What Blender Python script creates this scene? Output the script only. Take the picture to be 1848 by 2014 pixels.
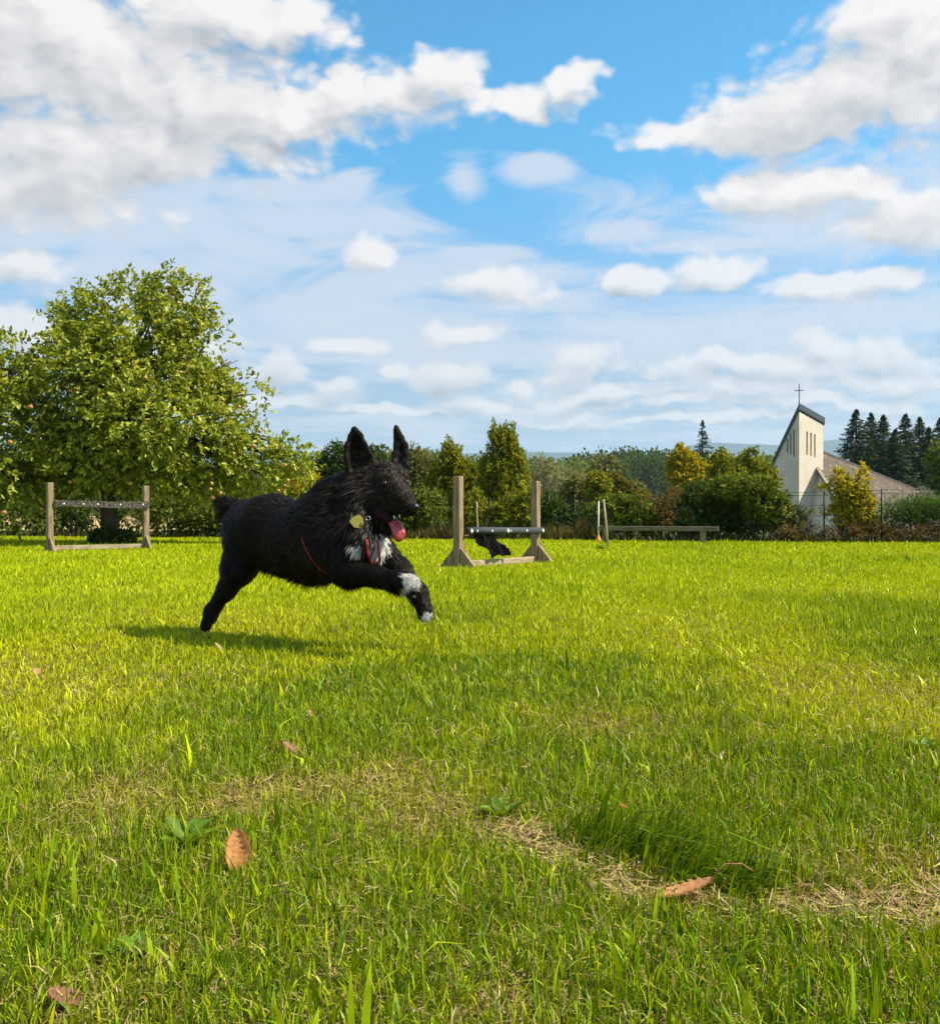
import bpy, bmesh, math, random
import numpy as np
from mathutils import Vector, Matrix

for _o in list(bpy.data.objects):
    bpy.data.objects.remove(_o)
scene = bpy.context.scene
COL = scene.collection
R = math.radians

# ------------------------------------------------------------------ camera
CAM_H = 0.56                      # eye height in metres: the photo was taken crouching
FPX = 1981.0                      # focal length in pixels of an 1848 x 2014 view of the photo (50 deg across)
CX, CY, HOR = 924.0, 1007.0, 1000.0
cam_data = bpy.data.cameras.new('camera')
cam_data.sensor_fit = 'HORIZONTAL'
cam_data.sensor_width = 36.0
cam_data.lens = 36.0 * FPX / 1848.0
cam_data.clip_start = 0.05
cam_data.clip_end = 30000.0
cam = bpy.data.objects.new('camera', cam_data)
COL.objects.link(cam)
cam.location = (0, 0, CAM_H)
cam.rotation_euler = (R(90) - math.atan((CY - HOR) / FPX), 0, 0)
scene.camera = cam


def at(px, py, Y):
    """world point at depth Y (metres ahead) seen at pixel (px, py) of the 1848 x 2014 view"""
    return Vector(((px - CX) / FPX * Y, Y, CAM_H + (HOR - py) / FPX * Y))


def gnd(px, py):
    """world point on the flat lawn seen at that pixel"""
    Y = CAM_H * FPX / (py - HOR)
    return Vector(((px - CX) / FPX * Y, Y, 0.0))


# ------------------------------------------------------------------ sun
SUN_EL, SUN_PHI = 48.0, 8.0      # elevation; angle from the right-hand side towards the camera's back
sun_vec = Vector((math.cos(R(SUN_EL)) * math.cos(R(SUN_PHI)), -math.cos(R(SUN_EL)) * math.sin(R(SUN_PHI)), math.sin(R(SUN_EL))))
sun_data = bpy.data.lights.new('sun', 'SUN')
sun_data.energy = 5.0
sun_data.angle = R(0.53)
sun_data.color = (1.0, 0.90, 0.72)
sun = bpy.data.objects.new('sun', sun_data)
COL.objects.link(sun)
sun.rotation_euler = sun_vec.to_track_quat('Z', 'Y').to_euler()
sun.location = (30, -20, 40)

# ------------------------------------------------------------------ exposure
scene.view_settings.view_transform = 'Standard'
scene.view_settings.look = 'None'
scene.view_settings.gamma = 1.0
scene.view_settings.use_curve_mapping = False
scene.view_settings.exposure = 0.76
scene.cycles.use_denoising = True
scene.cycles.max_bounces = 6
scene.cycles.diffuse_bounces = 3
scene.cycles.glossy_bounces = 2
scene.cycles.transmission_bounces = 4
scene.cycles.volume_bounces = 1
scene.cycles.transparent_max_bounces = 6
scene.cycles.caustics_reflective = False
scene.cycles.caustics_refractive = False
# ------------------------------------------------------------------ sky: Nishita air with procedural cumulus
world = bpy.data.worlds.new('World')
scene.world = world
world.use_nodes = True
wt = world.node_tree
wt.nodes.clear()
SKY_STRENGTH = 0.09


class NT:
    """small helper to write node trees as expressions"""
    def __init__(self, tree):
        self.t = tree

    def n(self, kind, **kw):
        nd = self.t.nodes.new(kind)
        for k, v in kw.items():
            setattr(nd, k, v)
        return nd

    def put(self, sock, v):
        if isinstance(v, bpy.types.NodeSocket):
            self.t.links.new(v, sock)
        else:
            sock.default_value = v

    def m(self, op, a, b=None, c=None, clamp=False):
        nd = self.n('ShaderNodeMath', operation=op, use_clamp=clamp)
        self.put(nd.inputs[0], a)
        if b is not None: self.put(nd.inputs[1], b)
        if c is not None: self.put(nd.inputs[2], c)
        return nd.outputs[0]

    def v(self, op, a, b=None, c=None):
        nd = self.n('ShaderNodeVectorMath', operation=op)
        self.put(nd.inputs[0], a)
        if b is not None: self.put(nd.inputs[1], b)
        if c is not None: self.put(nd.inputs[2], c)
        return nd.outputs['Value'] if op in ('LENGTH', 'DOT_PRODUCT', 'DISTANCE') else nd.outputs['Vector']

    def sep(self, a):
        nd = self.n('ShaderNodeSeparateXYZ'); self.put(nd.inputs[0], a)
        return nd.outputs

    def comb(self, x, y, z=0.0):
        nd = self.n('ShaderNodeCombineXYZ')
        for s, q in zip(nd.inputs, (x, y, z)): self.put(s, q)
        return nd.outputs[0]

    def noise(self, vec, scale, detail=4.0, rough=0.5, dist=0.0, dims='3D', color=False, lac=2.0):
        nd = self.n('ShaderNodeTexNoise', noise_dimensions=dims)
        self.put(nd.inputs['Vector'], vec); self.put(nd.inputs['Scale'], scale)
        nd.inputs['Detail'].default_value = detail; nd.inputs['Roughness'].default_value = rough
        nd.inputs['Distortion'].default_value = dist; nd.inputs['Lacunarity'].default_value = lac
        return nd.outputs['Color' if color else 0]

    def mix(self, f, a, b, blend='MIX'):
        nd = self.n('ShaderNodeMix', data_type='RGBA', blend_type=blend)
        nd.clamp_factor = True
        self.put(nd.inputs[0], f); self.put(nd.inputs[6], a); self.put(nd.inputs[7], b)
        return nd.outputs[2]

    def mapr(self, v, a, b, c=0.0, d=1.0, smooth=True):
        nd = self.n('ShaderNodeMapRange')
        nd.interpolation_type = 'SMOOTHSTEP' if smooth else 'LINEAR'
        self.put(nd.inputs[0], v)
        for i, q in enumerate((a, b, c, d)): self.put(nd.inputs[i + 1], q)
        return nd.outputs[0]


W = NT(wt)
direction = W.n('ShaderNodeTexCoord').outputs['Generated']
dx, dy, dz = W.sep(direction)
az = W.m('ARCTAN2', dx, dy)
hyp = W.m('MAXIMUM', W.m('SQRT', W.m('ADD', W.m('MULTIPLY', dx, dx), W.m('MULTIPLY', dy, dy))), 0.02)
ele = W.m('DIVIDE', dz, hyp)
P0 = W.comb(az, ele)

# cumulus as soft ellipses (x, y, half width, half height in photo pixels -> azimuth and tangent of elevation)
CUMULUS = [
    (130, 90, 470, 190), (420, 210, 330, 130), (720, 190, 190, 95), (880, 145, 85, 66), (1010, 198, 130, 40), (1100, 180, 70, 44), (1143, 160, 46, 58),
    (440, 15, 250, 80), (260, 150, 320, 120), (1600, 262, 240, 46), (560, 250, 200, 50), (160, 300, 260, 80), (60, 350, 260, 95), (330, 300, 330, 66), (1500, 388, 150, 44), (1650, 375, 130, 40), (1790, 425, 150, 64),
    (1720, 175, 270, 125), (1520, 235, 230, 62), (1800, 60, 170, 140), (1350, 262, 130, 36),
    (1260, 545, 84, 38), (1410, 530, 88, 42), (1610, 560, 128, 42), (1740, 540, 100, 26),
    (60, 530, 110, 46), (715, 500, 60, 30),
    (980, 562, 100, 38), (905, 662, 78, 28), (690, 690, 60, 26),
    (560, 742, 58, 46), (870, 752, 92, 46), (665, 775, 50, 26), (1130, 722, 96, 54), (1345, 745, 110, 50), (1560, 735, 120, 44), (1730, 700, 140, 50), (1185, 785, 170, 18), (960, 795, 160, 16),
    (1330, 800, 200, 12), (1620, 800, 240, 14), (780, 812, 200, 12), (1050, 818, 190, 9), (1400, 828, 260, 9), (560, 800, 120, 14), (760, 735, 66, 30), (1010, 760, 70, 24), (1440, 715, 66, 30), (1640, 690, 70, 40),
    (1470, 775, 160, 24), (1780, 750, 160, 30), (300, 700, 240, 60), (60, 660, 200, 50),
]
VEIL = [
    (1640, 400, 300, 80), (1240, 462, 130, 26), (690, 358, 40, 34), (470, 480, 140, 44), (700, 500, 130, 44), (600, 515, 140, 30), (540, 605, 130, 36), (690, 603, 80, 24), (150, 455, 330, 44), (960, 500, 110, 14), (1050, 330, 60, 22), (910, 345, 34, 34), (520, 375, 200, 30),
    (1050, 600, 190, 26), (1500, 640, 620, 44), (760, 655, 480, 60), (1100, 690, 760, 40), (1000, 540, 200, 26), (700, 560, 300, 60), (1400, 480, 200, 14), (350, 540, 300, 70), (260, 420, 320, 60), (600, 440, 200, 40), (640, 600, 300, 50),
]


def sky_pos(px, py):
    xt, yt = (px - CX) / FPX, (HOR - py) / FPX
    a = math.atan(xt)
    return a, yt * math.cos(a)


def ellipses(P, lst, k):
    acc = None
    for (px, py, rx, ry) in lst:
        a, e = sky_pos(px, py)
        sx, sy = FPX / rx, FPX / ry
        d = W.v('LENGTH', W.v('MULTIPLY_ADD', P, (sx, sy, 0), (-a * sx, -e * sy, 0)))
        acc = d if acc is None else W.m('SMOOTH_MIN', acc, d, k)
    return W.m('SUBTRACT', 1.0, acc)


# the same kind of broken cloud goes on outside the picture
outside = W.mapr(W.m('MAXIMUM', W.m('SUBTRACT', W.m('ABSOLUTE', az), 0.50), W.m('SUBTRACT', ele, 0.56)), 0.0, 0.12)
pole = W.comb(W.m('DIVIDE', dx, W.m('ADD', W.m('ABSOLUTE', dz), 0.25)), W.m('DIVIDE', dy, W.m('ADD', W.m('ABSOLUTE', dz), 0.25)))
broken = W.m('MULTIPLY', W.m('SUBTRACT', W.noise(pole, 2.2, 2.0, 0.5, dims='2D'), 0.50), 5.0)


def field(P):
    warp = W.v('SUBTRACT', W.noise(P, 9.0, 3.0, 0.55, dims='2D', color=True), (0.5, 0.5, 0.5))
    Pw = W.v('MULTIPLY_ADD', warp, (0.07, 0.05, 0), P)
    base = ellipses(Pw, CUMULUS, 0.35)
    base = W.m('ADD', W.m('MULTIPLY', base, W.m('SUBTRACT', 1.0, outside)), W.m('MULTIPLY', broken, outside))
    base = W.m('MAXIMUM', base, -1.2)
    Ps = W.v('MULTIPLY', P, (1.0, 1.35, 1.0))
    big = W.m('SUBTRACT', W.noise(Ps, 15.0, 7.0, 0.54, dims='2D'), 0.5)
    vor = W.n('ShaderNodeTexVoronoi', voronoi_dimensions='2D', feature='F1')
    W.put(vor.inputs['Vector'], W.v('MULTIPLY_ADD', warp, (0.05, 0.05, 0), Ps))
    vor.inputs['Scale'].default_value = 30.0
    vor.inputs['Detail'].default_value = 1.0
    bil = W.m('SUBTRACT', 0.45, vor.outputs['Distance'])
    return W.m('ADD', base, W.m('ADD', W.m('MULTIPLY', big, 1.20), W.m('MULTIPLY', bil, 0.45))), big


dens, bign = field(P0)
reach = W.m('MULTIPLY_ADD', W.m('MAXIMUM', ele, 0.0), 0.055, 0.006)      # nearer clouds, higher up, are seen larger
dens_l, _ = field(W.v('ADD', P0, W.comb(W.m('MULTIPLY', reach, 0.45), reach)))
alpha = W.mapr(dens, -0.20, 0.42)
relief = W.m('SUBTRACT', dens, dens_l)
depth = W.mapr(dens, 0.1, 1.3)
light = W.m('ADD', 0.70, W.m('MULTIPLY', relief, 0.62))
soft = W.m('SUBTRACT', W.noise(P0, 5.0, 2.0, 0.5, dims='2D'), 0.5)
light = W.m('SUBTRACT', light, W.m('MULTIPLY', depth, W.m('MULTIPLY_ADD', soft, 1.5, 0.16)), clamp=True)

# thin veils, drawn out sideways
Pv = W.v('MULTIPLY', P0, (1.0, 2.6, 1.0))
vn = W.noise(Pv, 7.0, 6.0, 0.6, 0.6, dims='2D')
vel = W.m('ADD', W.m('MULTIPLY', ellipses(P0, VEIL, 0.4), 0.8), W.m('MULTIPLY', W.m('SUBTRACT', vn, 0.5), 2.6))
valpha = W.m('MULTIPLY', W.mapr(vel, -0.5, 0.55), W.m('MULTIPLY', W.m('SUBTRACT', 1.0, outside), 0.82))
# flat far layers near the horizon
Ph = W.v('MULTIPLY', P0, (1.0, 7.0, 1.0))
hn = W.noise(Ph, 9.0, 5.0, 0.55, dims='2D')
low = W.mapr(ele, 0.05, 0.31, 1.0, 0.0)
halpha = W.m('MULTIPLY', low, W.mapr(hn, 0.28, 0.58, 0.72, 1.0))

nish = W.n('ShaderNodeTexSky', sky_type='NISHITA')
nish.sun_disc = False
nish.sun_elevation = R(SUN_EL)
nish.sun_rotation = math.atan2(sun_vec.x, sun_vec.y)
nish.altitude = 200.0
nish.air_density = 1.0
nish.dust_density = 0.6
nish.ozone_density = 3.0
hs = W.n('ShaderNodeHueSaturation')
W.put(hs.inputs['Color'], nish.outputs[0])
hs.inputs['Saturation'].default_value = 1.25
hs.inputs['Value'].default_value = 1.0
sky = W.mix(1.0, hs.outputs[0], W.mix(W.mapr(ele, 0.1, 0.4), (1.0, 1.05, 1.1, 1.0), (0.92, 1.62, 1.42, 1.0)), 'MULTIPLY')
S = 1.0 / SKY_STRENGTH
grey = lambda r, g, b: (r * 0.74 * S, g * 0.74 * S, b * 0.74 * S, 1.0)
sky = W.mix(halpha, sky, W.mix(W.mapr(hn, 0.35, 0.65), grey(0.32, 0.42, 0.52), grey(0.56, 0.60, 0.66)))
sky = W.mix(valpha, sky, grey(0.56, 0.60, 0.68))
cloud = W.mix(light, grey(0.31, 0.325, 0.355), grey(0.80, 0.76, 0.73))
sky = W.mix(W.m('MULTIPLY', alpha, W.mapr(ele, 0.14, 0.34, 0.78, 0.97)), sky, cloud)
bg = W.n('ShaderNodeBackground')
W.put(bg.inputs['Color'], sky)
bg.inputs['Strength'].default_value = SKY_STRENGTH
wo = W.n('ShaderNodeOutputWorld')
wt.links.new(bg.outputs[0], wo.inputs['Surface'])
world.cycles.sampling_method = 'MANUAL'
world.cycles.sample_map_resolution = 512
# ------------------------------------------------------------------ helpers: meshes and materials
rng = np.random.default_rng(7)


def link(o, parent=None):
    COL.objects.link(o)
    if parent is not None:
        o.parent = parent
    return o


def tag(o, label=None, cat=None, group=None, kind=None):
    if label: o['label'] = label
    if cat: o['category'] = cat
    if group: o['group'] = group
    if kind: o['kind'] = kind
    return o


def empty(name, loc=(0, 0, 0), rz=0.0):
    o = bpy.data.objects.new(name, None)
    o.location = loc
    o.rotation_euler = (0, 0, rz)
    o.empty_display_size = 0.1
    return link(o)


def np_mesh(name, verts, faces_flat, loop_counts, mat=None, colors=None, smooth=False):
    """fast mesh from numpy: verts (n,3), flat loop indices, loop count per face (array or int)"""
    me = bpy.data.meshes.new(name)
    verts = np.ascontiguousarray(verts, dtype=np.float32)
    faces_flat = np.ascontiguousarray(faces_flat, dtype=np.int32).ravel()
    if np.isscalar(loop_counts):
        loop_counts = np.full(len(faces_flat) // loop_counts, loop_counts, dtype=np.int32)
    starts = np.concatenate(([0], np.cumsum(loop_counts)[:-1])).astype(np.int32)
    me.vertices.add(len(verts)); me.vertices.foreach_set('co', verts.ravel())
    me.loops.add(len(faces_flat)); me.loops.foreach_set('vertex_index', faces_flat)
    me.polygons.add(len(loop_counts)); me.polygons.foreach_set('loop_start', starts)
    if smooth:
        me.polygons.foreach_set('use_smooth', np.ones(len(loop_counts), dtype=bool))
    me.update(calc_edges=True)
    if colors is not None:
        a = me.color_attributes.new('Col', 'FLOAT_COLOR', 'POINT')
        c = np.ones((len(verts), 4), dtype=np.float32)
        c[:, :3] = colors
        a.data.foreach_set('color', c.ravel())
    if mat: me.materials.append(mat)
    return me


def mesh_obj(name, me, parent=None, loc=None):
    o = bpy.data.objects.new(name, me)
    if loc is not None: o.location = loc
    return link(o, parent)


def hash2(ix, iy, seed):
    h = (ix.astype(np.int64) * 374761393 + iy.astype(np.int64) * 668265263 + seed * 974711) & 0x7fffffff
    h = ((h ^ (h >> 13)) * 1274126177) & 0x7fffffff
    return ((h ^ (h >> 16)) & 0xffffff) / float(0xffffff)


def vnoise(x, y, seed=0):
    x = np.asarray(x, dtype=np.float64); y = np.asarray(y, dtype=np.float64)
    ix, iy = np.floor(x), np.floor(y)
    fx, fy = x - ix, y - iy
    fx = fx * fx * (3 - 2 * fx); fy = fy * fy * (3 - 2 * fy)
    a, b = hash2(ix, iy, seed), hash2(ix + 1, iy, seed)
    c, d = hash2(ix, iy + 1, seed), hash2(ix + 1, iy + 1, seed)
    return (a * (1 - fx) + b * fx) * (1 - fy) + (c * (1 - fx) + d * fx) * fy


def fbm(x, y, oct=4, seed=0):
    s, a, t = 0.0, 0.5, 0.0
    for i in range(oct):
        s = s + a * vnoise(x * 2 ** i, y * 2 ** i, seed + i * 17); t += a; a *= 0.5
    return s / t


def sstep(v, a, b):
    t = np.clip((v - a) / (b - a), 0, 1)
    return t * t * (3 - 2 * t)


def new_mat(name):
    m = bpy.data.materials.new(name)
    m.use_nodes = True
    m.node_tree.nodes.clear()
    return m, NT(m.node_tree)


def out_surface(T, sh):
    o = T.n('ShaderNodeOutputMaterial')
    T.t.links.new(sh, o.inputs['Surface'])


def principled(T, color, rough=0.6, spec=0.4, normal=None, **kw):
    b = T.n('ShaderNodeBsdfPrincipled')
    T.put(b.inputs['Base Color'], color)
    T.put(b.inputs['Roughness'], rough)
    T.put(b.inputs['Specular IOR Level'], spec)
    if normal is not None: T.put(b.inputs['Normal'], normal)
    for k, v in kw.items(): T.put(b.inputs[k], v)
    return b.outputs[0]


def bump(T, h, strength=0.4, dist=0.02):
    b = T.n('ShaderNodeBump')
    b.inputs['Strength'].default_value = strength
    b.inputs['Distance'].default_value = dist
    T.put(b.inputs['Height'], h)
    return b.outputs[0]


def leaf_mat(name, trans=0.4, rough=0.45, spec=0.35, tint=(1.25, 1.1, 0.5)):
    """leaf: per-leaf colour from the mesh, some light passing through"""
    m, T = new_mat(name)
    c = T.n('ShaderNodeVertexColor', layer_name='Col').outputs[0]
    nz = T.noise(T.n('ShaderNodeTexCoord').outputs['Object'], 60.0, 2.0)
    c = T.mix(1.0, c, T.mix(nz, (0.8, 0.8, 0.8, 1), (1.2, 1.2, 1.2, 1)), 'MULTIPLY')
    p = principled(T, c, rough, spec)
    tr = T.n('ShaderNodeBsdfTranslucent')
    T.put(tr.inputs['Color'], T.mix(1.0, c, (*tint, 1), 'MULTIPLY'))
    mx = T.n('ShaderNodeMixShader'); mx.inputs[0].default_value = trans
    T.t.links.new(p, mx.inputs[1]); T.t.links.new(tr.outputs[0], mx.inputs[2])
    out_surface(T, mx.outputs[0])
    return m


def wood_mat(name, base, dark, scale=14.0, axis=2, rough=0.75):
    m, T = new_mat(name)
    oc = T.n('ShaderNodeTexCoord').outputs['Object']
    st = [1.0, 1.0, 1.0]; st[axis] = 0.08
    n1 = T.noise(T.v('MULTIPLY', oc, tuple(st)), scale * 4, 5.0, 0.6)
    n2 = T.noise(oc, scale * 0.5, 3.0, 0.5)
    c = T.mix(T.mapr(n1, 0.35, 0.7), (*base, 1), (*dark, 1))
    c = T.mix(T.mapr(n2, 0.55, 0.8, 0, 0.6), c, (dark[0] * .8, dark[1] * .9, dark[2] * .7, 1))
    out_surface(T, principled(T, c, rough, 0.25, bump(T, n1, 0.5, 0.01)))
    return m


def plain_mat(name, col, rough=0.6, spec=0.4, noise=0.15, nscale=20.0, bumpy=0.0, **kw):
    m, T = new_mat(name)
    oc = T.n('ShaderNodeTexCoord').outputs['Object']
    n1 = T.noise(oc, nscale, 4.0, 0.6)
    lo = tuple(c * (1 - noise) for c in col) + (1,)
    hi = tuple(min(1, c * (1 + noise)) for c in col) + (1,)
    nrm = bump(T, n1, bumpy, 0.01) if bumpy else None
    out_surface(T, principled(T, T.mix(n1, lo, hi), rough, spec, nrm, **kw))
    return m


# ------------------------------------------------------------------ terrain
def edge_y(x):
    """far edge of the mown lawn"""
    return 17.6 - 0.239 * np.asarray(x, dtype=float)


def terrain(x, y):
    x = np.asarray(x, dtype=float); y = np.asarray(y, dtype=float)
    d = y - edge_y(np.clip(x, -60, 60))
    z = -2.0 * sstep(d, 4, 45)
    z = z - 3.0 * sstep(y, 90, 260)
    # rising farmland on the left, wooded rises ahead and to the right
    z = z + 22.0 * sstep(y, 150, 520) * np.exp(-((x + 150 + 0.22 * y) / (90 + 0.1 * y)) ** 2)
    z = z + 20.0 * sstep(y, 320, 640) * (0.55 + 0.6 * vnoise(x / 260 + 3.3, y / 400, 5))
    lumps = sstep(np.hypot(x, y), 25, 80)
    return z + lumps * 0.5 * (vnoise(x / 30, y / 30, 2) - 0.5) + 0.02 * (vnoise(x / 1.7, y / 1.7, 9) - 0.5) * sstep(np.hypot(x, y), 3, 6)


def axis_pts(fine, far, step, grow):
    p, s = [0.0], step
    while p[-1] < far:
        if p[-1] > fine: s *= grow
        p.append(p[-1] + s)
    p = np.array(p)
    return np.concatenate((-p[:0:-1], p))


gx = axis_pts(14, 9000, 0.7, 1.15)
gy = axis_pts(24, 9000, 0.7, 1.13)
XX, YY = np.meshgrid(gx, gy)
ZZ = terrain(XX, YY)
nx, ny = len(gx), len(gy)
idx = np.arange(nx * ny).reshape(ny, nx)
quads = np.stack((idx[:-1, :-1], idx[:-1, 1:], idx[1:, 1:], idx[1:, :-1]), -1).reshape(-1, 4)

gm, T = new_mat('ground_material')
pos = T.n('ShaderNodeNewGeometry').outputs['Position']
px_, py_, pz_ = T.sep(pos)
n1 = T.noise(pos, 38.0, 5.0, 0.65)
n2 = T.noise(pos, 1.1, 4.0, 0.6)
n3 = T.noise(pos, 190.0, 3.0, 0.6)
soil = T.mix(n3, (0.018, 0.015, 0.006, 1), (0.085, 0.062, 0.024, 1))
thatch = T.mix(n1, (0.10, 0.10, 0.012, 1), (0.30, 0.24, 0.06, 1))
lawn = T.mix(T.mapr(n2, 0.3, 0.7), soil, thatch)
# far from the camera single blades cannot be told apart: the sward's own colour takes over
far_lawn = T.mix(n2, (0.16, 0.22, 0.002, 1), (0.22, 0.28, 0.003, 1))
dist = T.v('LENGTH', pos)
lawn = T.mix(T.mapr(dist, 3.0, 9.0), lawn, far_lawn)
rough_grass = T.mix(T.noise(pos, 0.25, 5.0, 0.65), (0.035, 0.060, 0.012, 1), (0.10, 0.10, 0.03, 1))
stubble = T.mix(T.noise(T.v('MULTIPLY', pos, (1.0, 0.2, 1.0)), 0.15, 4.0, 0.6), (0.42, 0.30, 0.13, 1), (0.52, 0.38, 0.18, 1))
beyond = T.m('SUBTRACT', T.m('ADD', py_, T.m('MULTIPLY', px_, 0.239)), 17.7)
c = T.mix(T.mapr(beyond, 0.0, 0.25), lawn, rough_grass)
inside_field = T.m('MULTIPLY', T.m('MULTIPLY', T.mapr(py_, 180, 182), T.mapr(py_, 330, 326)), T.mapr(T.m('ADD', px_, T.m('MULTIPLY', py_, 0.2)), 4, 2))
c = T.mix(inside_field, c, stubble)
out_surface(T, principled(T, c, 0.9, 0.1, bump(T, n1, 0.6, 0.02)))
ground = mesh_obj('ground', np_mesh('ground', np.stack((XX, YY, ZZ), -1).reshape(-1, 3), quads, 4, gm, smooth=True))
tag(ground, kind='structure')
# ------------------------------------------------------------------ lawn: grass blades
def strip_x(px, py):
    return gnd(px, py)


# the dry worn strip and the dark tall tuft behind it, found on the lawn by their pixels
DRY = [gnd(1010, 1640), gnd(1120, 1690), gnd(1260, 1752), gnd(1420, 1775), gnd(1620, 1790), gnd(1860, 1800), gnd(2050, 1810)]
TUFT = [gnd(1180, 1655), gnd(1270, 1690), gnd(1370, 1725), gnd(1480, 1750)]
YELLOW = [(gnd(760, 1540), 0.16), (gnd(620, 1560), 0.14), (gnd(820, 1590), 0.12), (gnd(480, 1580), 0.12), (gnd(240, 1560), 0.14), (gnd(240, 1960), 0.09), (gnd(1000, 1990), 0.06), (gnd(1180, 1420), 0.18), (gnd(1800, 1720), 0.14), (gnd(560, 1480), 0.07)]


LUSH = [(gnd(830, 1370), .55), (gnd(1050, 1340), .5), (gnd(640, 1400), .4), (gnd(1380, 1640), .26), (gnd(1700, 1580), .28), (gnd(420, 1960), .16), (gnd(1000, 1880), .2), (gnd(1450, 1950), .2), (gnd(120, 1880), .16)]


def seg_dist(x, y, pts):
    best = np.full(x.shape, 1e9)
    for a, b in zip(pts[:-1], pts[1:]):
        ax, ay, bx, by = a.x, a.y, b.x, b.y
        t = np.clip(((x - ax) * (bx - ax) + (y - ay) * (by - ay)) / ((bx - ax) ** 2 + (by - ay) ** 2), 0, 1)
        best = np.minimum(best, np.hypot(x - ax - t * (bx - ax), y - ay - t * (by - ay)))
    return best


def lawn_points(d0, d1, dens, rng):
    """random lawn points between depths d0 and d1, a little wider than the view"""
    w = lambda d: 0.467 * d * 1.55 + 0.75
    n = int(dens * (d1 - d0) * (w(d0) + w(d1)))
    d = rng.uniform(d0, d1, n * 2)
    keep = rng.uniform(0, w(d1), n * 2) < w(d)
    d = d[keep][:n]
    x = rng.uniform(-1, 1, len(d)) * w(d)
    # thinner where only a step to the side would show it
    ok = (d < edge_y(x) + 0.1) & ((np.abs(x) < 0.467 * d * 1.12 + 0.25) | (rng.random(len(x)) < 0.38))
    return x[ok], d[ok]


def grass_attrs(x, y, rng):
    n = len(x)
    dry = np.clip(1 - seg_dist(x, y, DRY) / 0.085 - 0.5 * (fbm(x * 14, y * 14, 3, 3) - 0.5), 0, 1)
    tuft = np.clip(1.25 - seg_dist(x, y, TUFT) / 0.100 + 1.3 * (fbm(x * 11, y * 11, 3, 4) - 0.5), 0, 1)
    yel = np.zeros(n)
    for p, r in YELLOW:
        yel = np.maximum(yel, np.exp(-((x - p.x) / r) ** 2 - ((y - p.y) / (r * 1.3)) ** 2))
    patch = fbm(x * 1.3 + 4, y * 1.3, 3, 11)
    fine = fbm(x * 7, y * 7, 3, 21)
    yel = np.clip(yel * (0.4 + 1.2 * fine) + 0.9 * (patch - 0.5) + 0.5 * (fine - 0.5), 0, 1)
    lush = np.clip(0.5 + 1.6 * (fbm(x * 0.9 + 9, y * 0.55, 3, 31) - 0.5) + 0.8 * (fine - 0.5), 0, 1)
    for p, r in LUSH:
        g = np.exp(-((x - p.x) / r) ** 2 - ((y - p.y) / (r * 1.1)) ** 2)
        lush = np.clip(lush + g * (0.05 + 0.8 * fine), 0, 1); yel = yel * (1 - .8 * g)
    return dry, tuft, yel, lush


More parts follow.
